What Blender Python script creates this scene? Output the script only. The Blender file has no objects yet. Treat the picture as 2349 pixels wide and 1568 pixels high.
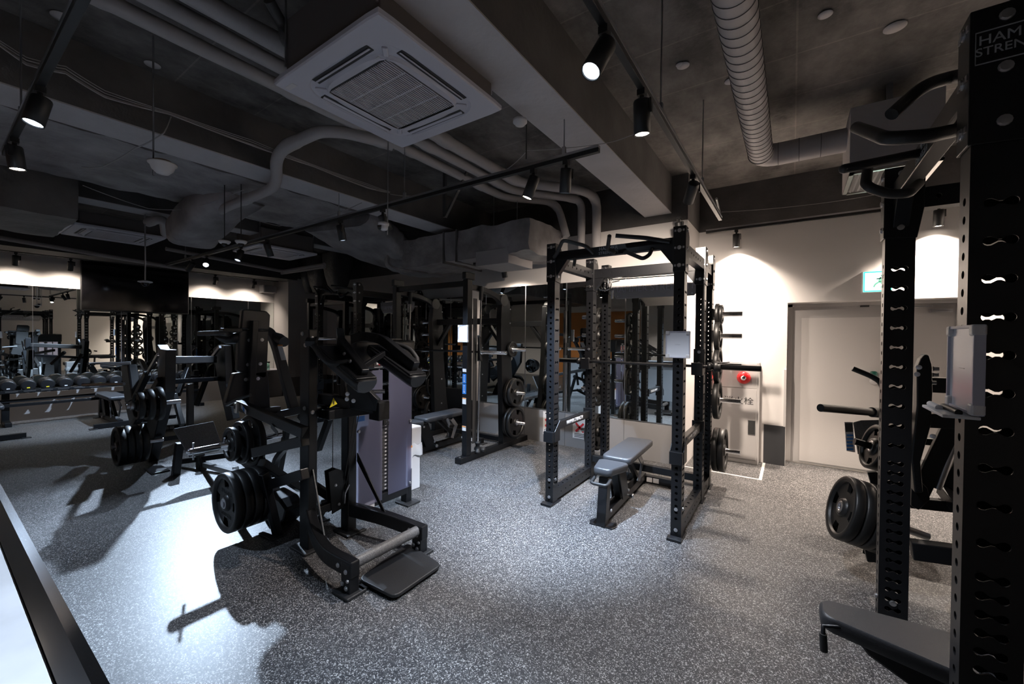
import bpy, bmesh, math, random
from mathutils import Vector as V, Matrix, noise
random.seed(7)
PI = math.pi
sc = bpy.context.scene
COL = sc.collection
# ---------------------------------------------------------------- camera
CAMZ = 1.6
FPX, YAW, PITCH, ROLL = 935.8, math.radians(34.448), math.radians(.70), math.radians(.506)
W, H = 2349, 1568
_f = V((-math.sin(YAW)*math.cos(PITCH), math.cos(YAW)*math.cos(PITCH), -math.sin(PITCH)))
_r = V((math.cos(YAW), math.sin(YAW), 0)); _u = _r.cross(_f)
_r2 = _r*math.cos(ROLL) + _u*math.sin(ROLL); _u2 = -_r*math.sin(ROLL) + _u*math.cos(ROLL)
cam = bpy.data.cameras.new('camera'); cam.sensor_width = 36; cam.lens = FPX/W*36; cam.clip_start = .02
co = bpy.data.objects.new('camera', cam); COL.objects.link(co)
co.matrix_world = Matrix(((_r2.x, _u2.x, -_f.x, 0), (_r2.y, _u2.y, -_f.y, 0), (_r2.z, _u2.z, -_f.z, CAMZ), (0, 0, 0, 1)))
sc.camera = co
def A(px, py, x=None, y=None, z=None):
    """world point seen at a photo pixel on the plane x=, y= or z="""
    d = _f + _r2*((px-W/2)/FPX) - _u2*((py-H/2)/FPX)
    t = (z-CAMZ)/d.z if z is not None else (x/d.x if x is not None else y/d.y)
    return V((0, 0, CAMZ)) + d*t
# ---------------------------------------------------------------- materials
def mat(name, col, rough=.5, metal=0., bump=0, bscale=40., var=0., vscale=3., spec=None, emis=None, estr=0., trans=0., coat=0.):
    m = bpy.data.materials.new(name); m.use_nodes = True
    nt = m.node_tree; b = nt.nodes['Principled BSDF']
    b.inputs['Base Color'].default_value = (*col, 1); b.inputs['Roughness'].default_value = rough
    b.inputs['Metallic'].default_value = metal
    if spec is not None: b.inputs['Specular IOR Level'].default_value = spec
    if emis: b.inputs['Emission Color'].default_value = (*emis, 1); b.inputs['Emission Strength'].default_value = estr
    if trans: b.inputs['Transmission Weight'].default_value = trans
    if coat: b.inputs['Coat Weight'].default_value = coat
    tc = None
    if bump or var:
        tc = nt.nodes.new('ShaderNodeNewGeometry')
    if var:
        n = nt.nodes.new('ShaderNodeTexNoise'); n.inputs['Scale'].default_value = vscale; n.inputs['Detail'].default_value = 6
        nt.links.new(tc.outputs['Position'], n.inputs['Vector'])
        r = nt.nodes.new('ShaderNodeValToRGB')
        r.color_ramp.elements[0].position = .3; r.color_ramp.elements[1].position = .7
        r.color_ramp.elements[0].color = (*[c*(1-var) for c in col], 1); r.color_ramp.elements[1].color = (*[min(1, c*(1+var)) for c in col], 1)
        nt.links.new(n.outputs['Fac'], r.inputs['Fac']); nt.links.new(r.outputs['Color'], b.inputs['Base Color'])
    if bump:
        n = nt.nodes.new('ShaderNodeTexNoise'); n.inputs['Scale'].default_value = bscale; n.inputs['Detail'].default_value = 4
        nt.links.new(tc.outputs['Position'], n.inputs['Vector'])
        bp = nt.nodes.new('ShaderNodeBump'); bp.inputs['Strength'].default_value = bump; bp.inputs['Distance'].default_value = .02
        nt.links.new(n.outputs['Fac'], bp.inputs['Height']); nt.links.new(bp.outputs['Normal'], b.inputs['Normal'])
    return m
M_ = {}
M_['metal'] = mat('black_powder_coat', (.0055, .0058, .007), .36, bump=.05, bscale=500, spec=.4)
M_['metal2'] = mat('dark_grey_powder_coat', (.055, .053, .054), .4, bump=.05, bscale=500)
M_['rubber'] = mat('black_rubber', (.013, .013, .014), .5, bump=.1, bscale=200)
M_['plate'] = mat('black_urethane_plate', (.008, .0076, .0076), .42, bump=.05, bscale=150, spec=.4)
M_['vinyl'] = mat('dark_grey_vinyl', (.045, .047, .053), .33, bump=.15, bscale=700)
M_['vinylshade'] = mat('shaded_vinyl', (.02, .021, .024), .4, bump=.2, bscale=500)  # darker copy of the grey vinyl, near bench shade put into the colour
M_['signp'] = mat('grey_sign_plate', (.4, .385, .39), .4)
M_['vinylb'] = mat('black_vinyl', (.011, .011, .0125), .36, bump=.1, bscale=700)
M_['chrome'] = mat('chrome', (.75, .75, .77), .12, 1.)
M_['steel'] = mat('brushed_steel', (.5, .5, .52), .3, 1.)
M_['bolt'] = mat('zinc_bolt', (.62, .62, .64), .3, 1.)
M_['wall'] = mat('white_wall_paint', (.68, .65, .63), .7, bump=.05, bscale=90)
M_['door'] = mat('door_paint', (.5, .48, .47), .5)
M_['panel'] = mat('grey_laminate_panel', (.25, .245, .25), .45)
M_['dadob'] = mat('dark_grey_base_panel', (.035, .036, .04), .5)
M_['mirror'] = mat('mirror_glass', (.83, .87, .85), .004, 1.)
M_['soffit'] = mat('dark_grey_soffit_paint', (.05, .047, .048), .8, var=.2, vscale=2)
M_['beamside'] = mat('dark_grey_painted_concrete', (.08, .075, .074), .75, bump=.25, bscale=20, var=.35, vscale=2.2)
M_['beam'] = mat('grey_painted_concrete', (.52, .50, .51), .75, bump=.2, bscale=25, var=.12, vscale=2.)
M_['pipe'] = mat('grey_lagged_pipe', (.38, .36, .36), .7, bump=.3, bscale=14)
M_['duct'] = mat('spiral_duct_paint', (.42, .395, .40), .5)
M_['wrap'] = mat('dark_duct_wrap', (.28, .265, .27), .55, bump=.9, bscale=9, var=.4, vscale=3)
M_['wrapd'] = mat('black_duct_wrap', (.1, .095, .095), .6, bump=.8, bscale=10, var=.3, vscale=3)
M_['acwhite'] = mat('ac_plastic', (.62, .61, .67), .4)
M_['acgrill'] = mat('ac_grille', (.03, .028, .03), .6)
M_['white'] = mat('white_plastic', (.7, .68, .68), .35)
M_['board'] = mat('whiteboard', (.8, .82, .88), .25)
M_['boardf'] = mat('whiteboard_frame', (.5, .5, .58), .35)
M_['red'] = mat('red_plastic', (.6, .012, .015), .25)
M_['sticker'] = mat('white_sticker', (.7, .68, .68), .5)
M_['orange'] = mat('orange_print', (.75, .25, .03), .5)
M_['redp'] = mat('red_print', (.6, .03, .04), .5)
M_['bluep'] = mat('blue_print', (.03, .17, .5), .5)
M_['yellow'] = mat('yellow_print', (.8, .65, .03), .5)
M_['ink'] = mat('dark_ink', (.03, .03, .03), .6)
M_['print'] = mat('light_grey_print', (.32, .33, .35), .5)
M_['black'] = mat('matte_black', (.008, .008, .009), .5)
M_['tv'] = mat('tv_glass', (.004, .004, .005), .08)
M_['granite'] = mat('grey_speckle_laminate', (.11, .107, .107), .5, var=.5, vscale=160)
M_['orangewall'] = mat('orange_wall', (.55, .22, .06), .6)
M_['tape'] = mat('white_tape', (.62, .58, .55), .5)
M_['alu'] = mat('aluminium', (.6, .58, .56), .3, 1.)
M_['bag'] = mat('bin_liner', (.75, .75, .76), .4)
M_['card'] = mat('beige_cardboard', (.45, .38, .3), .7)
def emit(name, col, s):
    m = bpy.data.materials.new(name); m.use_nodes = True; nt = m.node_tree; nt.nodes.clear()
    e = nt.nodes.new('ShaderNodeEmission'); e.inputs[0].default_value = (*col, 1); e.inputs[1].default_value = s
    o = nt.nodes.new('ShaderNodeOutputMaterial'); nt.links.new(e.outputs[0], o.inputs[0]); return m
M_['led_cool'] = emit('cool_led_face', (.72, .86, 1), 60)
M_['led_warm'] = emit('warm_led_face', (1, .85, .7), 25)
M_['led_off'] = emit('dim_led_face', (.7, .8, 1), 1.2)
M_['exitlit'] = emit('exit_sign_face', (.55, 1., .9), 3.2)
M_['exitgreen'] = emit('exit_sign_green', (.05, .8, .5), 1.6)
M_['redlamp'] = emit('red_indicator', (1, .03, .02), 8)
# speckled rubber floor
def floor_mat():
    m = bpy.data.materials.new('speckled_rubber_floor'); m.use_nodes = True; nt = m.node_tree; b = nt.nodes['Principled BSDF']
    g = nt.nodes.new('ShaderNodeNewGeometry'); cols = []
    def N(t): return nt.nodes.new(t)
    v = N('ShaderNodeTexVoronoi'); v.inputs['Scale'].default_value = 235; v.inputs['Randomness'].default_value = 1
    w = N('ShaderNodeTexNoise'); w.inputs['Scale'].default_value = 60; w.inputs['Detail'].default_value = 2
    mp = N('ShaderNodeMixRGB'); mp.inputs[0].default_value = .012
    nt.links.new(g.outputs['Position'], w.inputs['Vector']); nt.links.new(g.outputs['Position'], mp.inputs[1]); nt.links.new(w.outputs['Color'], mp.inputs[2])
    nt.links.new(mp.outputs[0], v.inputs['Vector'])
    s = N('ShaderNodeSeparateColor'); nt.links.new(v.outputs['Color'], s.inputs[0])
    r = N('ShaderNodeValToRGB'); cr = r.color_ramp; cr.interpolation = 'CONSTANT'
    cr.elements[0].position = 0; cr.elements[0].color = (.024, .024, .026, 1)
    cr.elements[1].position = .5; cr.elements[1].color = (.045, .044, .045, 1)
    e = cr.elements.new(.70); e.color = (.13, .127, .123, 1)
    e = cr.elements.new(.88); e.color = (.36, .35, .34, 1)
    nt.links.new(s.outputs[0], r.inputs[0]); nt.links.new(r.outputs[0], b.inputs['Base Color'])
    b.inputs['Roughness'].default_value = .44; b.inputs['Specular IOR Level'].default_value = .45
    bp = N('ShaderNodeBump'); bp.inputs['Strength'].default_value = .35; bp.inputs['Distance'].default_value = .002
    nt.links.new(s.outputs[1], bp.inputs['Height']); nt.links.new(bp.outputs[0], b.inputs['Normal'])
    return m
M_['floor'] = floor_mat()
def slab_mat():
    m = mat('raw_concrete_slab', (.075, .07, .068), .85, bump=.3, bscale=16)
    nt = m.node_tree; b = nt.nodes['Principled BSDF']; g = nt.nodes.new('ShaderNodeNewGeometry')
    n = nt.nodes.new('ShaderNodeTexNoise'); n.inputs['Scale'].default_value = 1.6; n.inputs['Detail'].default_value = 9; n.inputs['Roughness'].default_value = .65
    mp = nt.nodes.new('ShaderNodeMapping'); mp.inputs['Scale'].default_value = (1.6, 1.1, 1)
    nt.links.new(g.outputs['Position'], mp.inputs[0]); nt.links.new(mp.outputs[0], n.inputs['Vector'])
    r = nt.nodes.new('ShaderNodeValToRGB'); r.color_ramp.elements[0].position = .35; r.color_ramp.elements[1].position = .72
    r.color_ramp.elements[0].color = (.055, .051, .049, 1); r.color_ramp.elements[1].color = (.24, .222, .21, 1)
    bk = nt.nodes.new('ShaderNodeTexBrick'); bk.offset = 0; bk.inputs['Scale'].default_value = 1
    bk.inputs['Brick Width'].default_value = 1.8; bk.inputs['Row Height'].default_value = .6; bk.inputs['Mortar Size'].default_value = .006
    bk.inputs['Color1'].default_value = (1, 1, 1, 1); bk.inputs['Color2'].default_value = (.86, .86, .86, 1); bk.inputs['Mortar'].default_value = (1.35, 1.3, 1.28, 1)
    nt.links.new(g.outputs['Position'], bk.inputs['Vector'])
    mx = nt.nodes.new('ShaderNodeMixRGB'); mx.blend_type = 'MULTIPLY'; mx.inputs[0].default_value = 1
    nt.links.new(n.outputs['Fac'], r.inputs[0]); nt.links.new(r.outputs[0], mx.inputs[1]); nt.links.new(bk.outputs[0], mx.inputs[2]); nt.links.new(mx.outputs[0], b.inputs['Base Color'])
    return m
M_['slab'] = slab_mat()
def stone_mat():
    m = mat('pale_mottled_stone', (.6, .57, .56), .35, var=.14, vscale=5); return m
M_['stone'] = stone_mat()
def frost_mat():
    m = bpy.data.materials.new('frosted_shroud'); m.use_nodes = True; nt = m.node_tree; nt.nodes.clear()
    def N(t, **k):
        n = nt.nodes.new(t)
        for a, b in k.items(): n.inputs[a].default_value = b
        return n
    d = N('ShaderNodeBsdfDiffuse', Color=(.17, .17, .25, 1)); t = N('ShaderNodeBsdfTranslucent', Color=(.75, .75, .9, 1)); g = N('ShaderNodeBsdfGlossy', Color=(.8, .8, .9, 1), Roughness=.25); tr = N('ShaderNodeBsdfTransparent')
    a = N('ShaderNodeMixShader', Fac=.6); b = N('ShaderNodeMixShader', Fac=.07); c = N('ShaderNodeMixShader', Fac=.3); o = N('ShaderNodeOutputMaterial')
    L = nt.links.new; L(d.outputs[0], a.inputs[1]); L(t.outputs[0], a.inputs[2]); L(a.outputs[0], b.inputs[1]); L(g.outputs[0], b.inputs[2]); L(b.outputs[0], c.inputs[1]); L(tr.outputs[0], c.inputs[2]); L(c.outputs[0], o.inputs[0])
    return m
M_['frost'] = frost_mat()
# ---------------------------------------------------------------- mesh builder
class MB:
    def __init__(s): s.v = []; s.f = []; s.sm = []
    def add(s, vs, fs, smooth=False):
        n = len(s.v); s.v += [V(p) for p in vs]; s.f += [tuple(i+n for i in f) for f in fs]; s.sm += [smooth]*len(fs); return s
    def box(s, a, b):
        x0, x1 = sorted((a[0], b[0])); y0, y1 = sorted((a[1], b[1])); z0, z1 = sorted((a[2], b[2]))
        return s.add([(x, y, z) for z in (z0, z1) for x, y in ((x0, y0), (x1, y0), (x1, y1), (x0, y1))],
                     [(0, 3, 2, 1), (4, 5, 6, 7), (0, 1, 5, 4), (1, 2, 6, 5), (2, 3, 7, 6), (3, 0, 4, 7)])
    def cb(s, c, sz): return s.box([c[i]-sz[i]/2 for i in range(3)], [c[i]+sz[i]/2 for i in range(3)])
    def bar(s, p, q, w, h=None, up=(0, 0, 1)):
        """rectangular tube from p to q; w across, h along up"""
        p, q = V(p), V(q); h = h or w; d = (q-p).normalized(); up = V(up)
        if abs(d.dot(up)) > .98: up = V((0, 1, 0)) if abs(d.y) < .9 else V((1, 0, 0))
        sd = d.cross(up).normalized(); u = sd.cross(d)
        o = [(-1, -1), (1, -1), (1, 1), (-1, 1)]
        vs = [e + sd*(a*w/2) + u*(b*h/2) for e in (p, q) for a, b in o]
        return s.add(vs, [(0, 1, 2, 3), (7, 6, 5, 4), (0, 4, 5, 1), (1, 5, 6, 2), (2, 6, 7, 3), (3, 7, 4, 0)])
    def path(s, pts, w, h=None, up=(0, 0, 1)):
        """bent rectangular tube through points, mitred"""
        pts = [V(p) for p in pts]; h = h or w; rings = []; up = V(up); n = len(pts)
        for i, p in enumerate(pts):
            d0 = (pts[i]-pts[i-1]).normalized() if i else None; d1 = (pts[i+1]-pts[i]).normalized() if i < n-1 else None
            d = ((d0 or d1)+(d1 or d0)).normalized()
            sd = d.cross(up)
            if sd.length < .05: sd = d.cross(V((0, 1, 0)))
            sd.normalize(); u = sd.cross(d)
            k = 1/max(.4, d.dot(d1 or d0))
            rings.append([p + sd*(a*w/2) + u*(b*h/2*k) for a, b in ((-1, -1), (1, -1), (1, 1), (-1, 1))])
        vs = [v for r in rings for v in r]; fs = [(0, 1, 2, 3), tuple(4*(n-1)+i for i in (3, 2, 1, 0))]
        for i in range(n-1):
            for j in range(4): fs.append((4*i+j, 4*i+4+j, 4*i+4+(j+1) % 4, 4*i+(j+1) % 4))
        return s.add(vs, fs)
    def tube(s, pts, r, seg=12, smooth=True, caps=True, rs=None):
        pts = [V(p) for p in pts]; n = len(pts); vs = []; nd = None
        for i, p in enumerate(pts):
            d = ((pts[min(i+1, n-1)]-pts[i]).normalized()+(pts[i]-pts[max(i-1, 0)]).normalized()).normalized()
            if nd is None:
                a = V((0, 0, 1)) if abs(d.z) < .9 else V((1, 0, 0)); nd = d.cross(a).normalized()
            else: nd = (nd - d*nd.dot(d)).normalized()
            b = d.cross(nd); rr = rs[i] if rs else r
            vs += [p + (nd*math.cos(t)+b*math.sin(t))*rr for t in [2*PI*k/seg for k in range(seg)]]
        fs = [(i*seg+k, i*seg+(k+1) % seg, (i+1)*seg+(k+1) % seg, (i+1)*seg+k) for i in range(n-1) for k in range(seg)]
        s.add(vs, fs, smooth)
        if caps: s.add(vs[:seg], [tuple(range(seg-1, -1, -1))]); s.add(vs[-seg:], [tuple(range(seg))])
        return s
    def cyl(s, p, q, r, seg=20, smooth=True): return s.tube([p, q], r, seg, smooth)
    def lathe(s, c, ax, prof, seg=32, smooth=True):
        """prof = [(radius, offset along ax)]"""
        c = V(c); ax = V(ax).normalized(); a = V((0, 0, 1)) if abs(ax.z) < .9 else V((1, 0, 0)); u = ax.cross(a).normalized(); w = ax.cross(u)
        vs = [c + ax*t + (u*math.cos(2*PI*k/seg)+w*math.sin(2*PI*k/seg))*max(r, 1e-4) for r, t in prof for k in range(seg)]
        n = len(prof)
        return s.add(vs, [(i*seg+k, i*seg+(k+1) % seg, (i+1)*seg+(k+1) % seg, (i+1)*seg+k) for i in range(n-1) for k in range(seg)], smooth)
    def prism(s, pts, ext):
        """planar polygon (3d points) extruded by vector ext"""
        pts = [V(p) for p in pts]; e = V(ext); n = len(pts)
        return s.add(pts+[p+e for p in pts], [tuple(range(n-1, -1, -1)), tuple(range(n, 2*n))]+[(i, (i+1) % n, n+(i+1) % n, n+i) for i in range(n)])
    def sphere(s, c, r, seg=16, sz=1.):
        c = V(c); n = seg//2
        return s.lathe(c, (0, 0, 1), [(r*math.sin(PI*i/n), -r*sz*math.cos(PI*i/n)) for i in range(n+1)], seg)
    def holed(s, o, u, v, nin, wdt, hgt, holes, t=.004, rh=.011, dbl=0, N=20):
        """tube wall with through holes; o corner, u/v unit dirs, nin inward dir; holes = heights"""
        o, u, v, nin = V(o), V(u), V(v), V(nin)
        flip = u.cross(v).dot(nin) > 0
        def quad(a, b, c, d): s.add([a, b, c, d], [(3, 2, 1, 0) if flip else (0, 1, 2, 3)])
        P = lambda a, b, k=0: o+u*a+v*b+nin*k
        hs = sorted(holes); bd = [0]+[]
        cur = 0.
        for i, h in enumerate(hs):
            lim = .5*(hs[i+1]-h) if i < len(hs)-1 else .03
            limp = .5*(h-hs[i-1]) if i else .03
            a, b = h-min(limp, .03), h+min(lim, .03)
            if a > cur+1e-5: quad(P(0, cur), P(wdt, cur), P(wdt, a), P(0, a))
            cx = wdt/2
            angs = sorted([2*PI*k/N for k in range(N)]+[math.atan2(yy-h, xx-cx) % (2*PI) for xx in (0, wdt) for yy in (a, b)])
            def rad(th):
                c_, s_ = math.cos(th), math.sin(th); r = rh
                if dbl:
                    cc = abs(c_)*dbl; D = cc*cc-(dbl*dbl-rh*rh)
                    r = min(rh*.28/max(abs(s_), 1e-3), dbl)
                    if D > 0: r = max(r, cc+math.sqrt(D))
                return r
            def rb(th):
                c_, s_ = math.cos(th), math.sin(th); k = 1e9
                if abs(c_) > 1e-9: k = min(k, (wdt/2)/abs(c_))
                if s_ > 1e-9: k = min(k, (b-h)/s_)
                if s_ < -1e-9: k = min(k, (h-a)/-s_)
                return k
            n = len(angs); ins = [(cx+rad(t_)*math.cos(t_), h+rad(t_)*math.sin(t_)) for t_ in angs]; outs = [(cx+rb(t_)*math.cos(t_), h+rb(t_)*math.sin(t_)) for t_ in angs]
            for k in range(n):
                k2 = (k+1) % n
                quad(P(*ins[k]), P(*outs[k]), P(*outs[k2]), P(*ins[k2]))
                quad(P(*ins[k]), P(*ins[k2]), P(*ins[k2], t), P(*ins[k], t))
            cur = b
        if cur < hgt: quad(P(0, cur), P(wdt, cur), P(wdt, hgt), P(0, hgt))
        return s
    def build(s, name, m, parent=None, bevel=0, seg=2, sub=0, label=None):
        me = bpy.data.meshes.new(name); o0 = parent['_o'] if parent is not None and '_o' in parent else (0, 0, 0)
        o0 = V(o0); me.from_pydata([v-o0 for v in s.v], [], s.f); me.polygons.foreach_set('use_smooth', s.sm)
        me.materials.append(M_[m] if isinstance(m, str) else m); me.update()
        o = bpy.data.objects.new(name, me); COL.objects.link(o)
        if parent is not None: o.parent = parent; o['_o'] = tuple(o0)
        if bevel:
            b = o.modifiers.new('bevel', 'BEVEL'); b.width = bevel; b.segments = seg; b.limit_method = 'ANGLE'; b.angle_limit = math.radians(40); b.harden_normals = False
        if sub:
            b = o.modifiers.new('sub', 'SUBSURF'); b.levels = sub; b.render_levels = sub
        if label: o['label'] = label
        return o
GROUPS = {}
def thing(name, label, cat, loc=(0, 0, 0), group=None):
    o = bpy.data.objects.new(name, None); o.empty_display_size = .1; COL.objects.link(o)
    o.location = loc; o['_o'] = tuple(loc); o['label'] = label; o['category'] = cat
    if group: o['group'] = group
    return o
def tag(o, label, cat, group=None):
    o['label'] = label; o['category'] = cat
    if group: o['group'] = group
    return o
def struct(name, mb, m, **k):
    o = mb.build(name, m, **k); o['kind'] = 'structure'; return o
KIDS = {}
def dup(root, loc, rz=0, label=None, group=None, scale=None):
    def cp(o, par):
        c = o.copy(); COL.objects.link(c)
        if par is not None: c.parent = par
        for ch in [x for x in list(bpy.data.objects) if x.parent == o]: cp(ch, c)
        return c
    r = cp(root, None); r.location = loc; r.rotation_euler = (0, 0, rz)
    if scale: r.scale = (scale,)*3 if not hasattr(scale, '__len__') else scale
    if label: r['label'] = label
    if group: r['group'] = group
    return r
def text(name, body, size, pos, u, v, m, parent=None, ext=.0008, align='CENTER', wscale=1.):
    """lettering with baseline direction u, up direction v"""
    cu = bpy.data.curves.new(name, 'FONT'); cu.body = body; cu.size = size; cu.extrude = ext; cu.align_x = align; cu.align_y = 'CENTER'
    t = bpy.data.objects.new(name, cu); COL.objects.link(t)
    dg = bpy.context.evaluated_depsgraph_get(); me = bpy.data.meshes.new_from_object(t.evaluated_get(dg))
    bpy.data.objects.remove(t)
    u = V(u).normalized(); v = V(v).normalized(); w = u.cross(v); o0 = V(parent['_o']) if parent is not None and '_o' in parent else V((0, 0, 0))
    p = V(pos)-o0
    for x in me.vertices: x.co = p+u*x.co.x*wscale+v*x.co.y+w*x.co.z
    me.name = name; me.materials.clear(); me.materials.append(M_[m])
    o = bpy.data.objects.new(name, me); COL.objects.link(o)
    if parent is not None: o.parent = parent; o['_o'] = tuple(o0)
    return o
def arc(c, r, a0, a1, n, U, W_):
    c, U, W_ = V(c), V(U), V(W_)
    return [c+U*(r*math.cos(a0+(a1-a0)*i/n))+W_*(r*math.sin(a0+(a1-a0)*i/n)) for i in range(n+1)]
def bend(pts, r, n=5):
    """round the corners of a polyline"""
    pts = [V(p) for p in pts]; out = [pts[0]]
    for a, b, c in zip(pts, pts[1:], pts[2:]):
        d0 = (a-b); d1 = (c-b); k = min(r, d0.length*.45, d1.length*.45); p0 = b+d0.normalized()*k; p1 = b+d1.normalized()*k
        for i in range(n+1):
            t = i/n; out.append(p0*(1-t)**2+b*2*t*(1-t)+p1*t*t)
    return out+[pts[-1]]
def wrapbox(x0, x1, y0, y1, z0, z1, step=.09, amp=.02, sc_=4.):
    """box with wrinkled surface (wrapped duct)"""
    m = MB(); L = (x1-x0, y1-y0, z1-z0); n = [max(2, int(l/step)) for l in L]; o = V((x0, y0, z0))
    c = V(((x0+x1)/2, (y0+y1)/2, (z0+z1)/2))
    for ax in range(3):
        a, b = (ax+1) % 3, (ax+2) % 3
        for side in (0, 1):
            vs = []
            for i in range(n[a]+1):
                for j in range(n[b]+1):
                    p = V(o); p[a] += L[a]*i/n[a]; p[b] += L[b]*j/n[b]; p[ax] += L[ax]*side
                    q = p*sc_; d = noise.noise_vector(q)*amp + noise.noise_vector(q*2.7)*amp*.5
                    vs.append(p+d)
            fs = [(i*(n[b]+1)+j, (i+1)*(n[b]+1)+j, (i+1)*(n[b]+1)+j+1, i*(n[b]+1)+j+1) for i in range(n[a]) for j in range(n[b])]
            if not side: fs = [f[::-1] for f in fs]
            m.add(vs, fs, True)
    return m
# ================================================================ SETTING
XL, XR, YB = -11.5, 2.7, -4.2
m = MB(); m.box((XL-.1, YB-.1, -.1), (XR+.1, 6.9, 0)); struct('floor', m, 'floor')
m = MB(); m.box((XL-.1, YB-.1, 3.66), (XR+.1, 7., 3.8)); struct('ceiling', m, 'slab')
# beams (run towards the mirror wall)
for i, (x0, x1, y1) in enumerate(((-1.62, -1.285, 5.43), (-4.58, -4.19, 6.5), (-7.2, -6.9, 6.5))):
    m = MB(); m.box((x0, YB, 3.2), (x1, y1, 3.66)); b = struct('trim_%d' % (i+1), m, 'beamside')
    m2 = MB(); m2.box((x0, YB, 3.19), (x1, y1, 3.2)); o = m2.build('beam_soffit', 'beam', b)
# walls
ZT = 3.08
def wallpart(name, *boxes_m):
    """boxes_m = (mat, a, b) ..."""
    root = None
    for mt, a, b in boxes_m:
        m = MB(); m.box(a, b)
        if root is None: root = struct(name, m, mt)
        else: m.build('panel', mt, root)
    return root
# mirror wall block x -4.75..-1.09, face y=5.43
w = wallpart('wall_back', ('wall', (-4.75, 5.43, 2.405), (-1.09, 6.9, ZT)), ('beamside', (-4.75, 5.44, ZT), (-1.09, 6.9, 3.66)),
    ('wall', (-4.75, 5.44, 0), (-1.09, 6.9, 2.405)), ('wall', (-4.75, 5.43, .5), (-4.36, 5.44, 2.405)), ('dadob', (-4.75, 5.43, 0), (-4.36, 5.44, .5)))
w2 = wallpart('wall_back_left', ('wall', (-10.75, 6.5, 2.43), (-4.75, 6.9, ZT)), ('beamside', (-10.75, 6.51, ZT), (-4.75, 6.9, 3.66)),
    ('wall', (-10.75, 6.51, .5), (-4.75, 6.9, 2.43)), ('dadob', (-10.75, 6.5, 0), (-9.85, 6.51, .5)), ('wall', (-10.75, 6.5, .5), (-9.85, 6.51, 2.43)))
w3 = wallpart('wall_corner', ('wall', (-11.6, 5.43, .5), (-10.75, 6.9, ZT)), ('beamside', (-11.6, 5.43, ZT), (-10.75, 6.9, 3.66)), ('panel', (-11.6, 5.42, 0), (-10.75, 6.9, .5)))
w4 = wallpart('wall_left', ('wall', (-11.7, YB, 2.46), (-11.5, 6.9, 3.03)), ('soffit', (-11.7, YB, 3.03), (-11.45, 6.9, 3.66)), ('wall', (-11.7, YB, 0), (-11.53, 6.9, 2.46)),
    ('panel', (-11.53, YB, 0), (-11.49, 5.42, .5)))
# door wall y=6.2 with recess x -.05..1.54, z<2.06
w5 = wallpart('wall_right_back', ('wall', (-1.09, 6.2, 0), (-.05, 6.9, ZT)), ('wall', (-.05, 6.2, 2.06), (1.54, 6.9, ZT)), ('wall', (1.54, 6.2, 0), (XR, 6.9, ZT)),
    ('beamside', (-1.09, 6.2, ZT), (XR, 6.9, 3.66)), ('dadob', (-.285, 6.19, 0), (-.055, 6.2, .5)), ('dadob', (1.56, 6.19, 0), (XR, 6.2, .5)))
m = MB(); m.box((XR, YB, 0), (XR+.15, 6.9, 3.66)); struct('wall_right', m, 'wall')
wb = wallpart('wall_front', ('wall', (XL, YB-.15, 0), (XR, YB, 3.66)), ('orangewall', (-8.6, YB, .0), (-4.6, YB+.02, 2.6)))
# floor tape round the hydrant cupboard
m = MB(); m.box((-1.09, 5.41, 0), (-.26, 5.44, .002)); m.box((-.29, 5.44, 0), (-.26, 6.19, .002)); tag(m.build('floor_tape', 'tape'), 'white tape line on the floor round the hydrant cupboard', 'floor tape')
# mirrors
def mirror(a, b, label, seams=()):
    m = MB(); m.box(a, b); t = tag(m.build('wall_mirror', 'mirror'), label, 'mirror')
    for s_ in seams:
        k = MB()
        if abs(b[1]-a[1]) < .05: k.box((s_-.006, a[1]-.004, a[2]), (s_+.006, a[1], b[2]))
        else: k.box((max(a[0], b[0]), s_-.003, a[2]), (max(a[0], b[0])+.001, s_+.003, b[2]))
        k.build('mirror_joint', 'steel', t)
    k = MB()
    if abs(b[1]-a[1]) < .05: k.box((a[0], a[1]-.006, a[2]-.012), (b[0], b[1], a[2])); k.build('bottom_channel', 'alu', t)
    return t
mirror((-4.36, 5.415, .505), (-1.09, 5.43, 2.405), 'tall wall mirror behind the power rack', (-3.46, -2.75, -1.86))
mirror((-9.85, 6.485, .5), (-4.752, 6.5, 2.43), 'wall mirror in the deeper bay behind the smith machine', (-9.2, -8.0, -6.8, -6.05))
mirror((-11.53, YB, .5), (-11.5, 5.42, 2.46), 'long wall mirror behind the dumbbell rack', (-3., -1.2, .05, 1.2, 2.4, 3.6, 4.8))
# grey panels below the mirrors
for k, (a, b, sx, lab) in enumerate((((-4.36, 5.41, 0), (-1.09, 5.428, .49), (-3.46, -2.75, -1.86), 'light grey laminate panel below the mirror behind the power rack'), ((-9.85, 6.475, 0), (-4.752, 6.5, .485), (-8.6, -7.4, -6.2), 'light grey laminate panel below the mirror in the deeper bay'))):
    m = MB(); m.box(a, b); t = m.build('baseboard_back', 'panel'); t['kind'] = 'structure'; t.name = 'baseboard_%d' % (k+1)
    m = MB()
    for s_ in sx: m.box((s_-.002, a[1]-.001, 0), (s_+.002, a[1], .49))
    m.build('panel_joint', 'ink', t)
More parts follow.
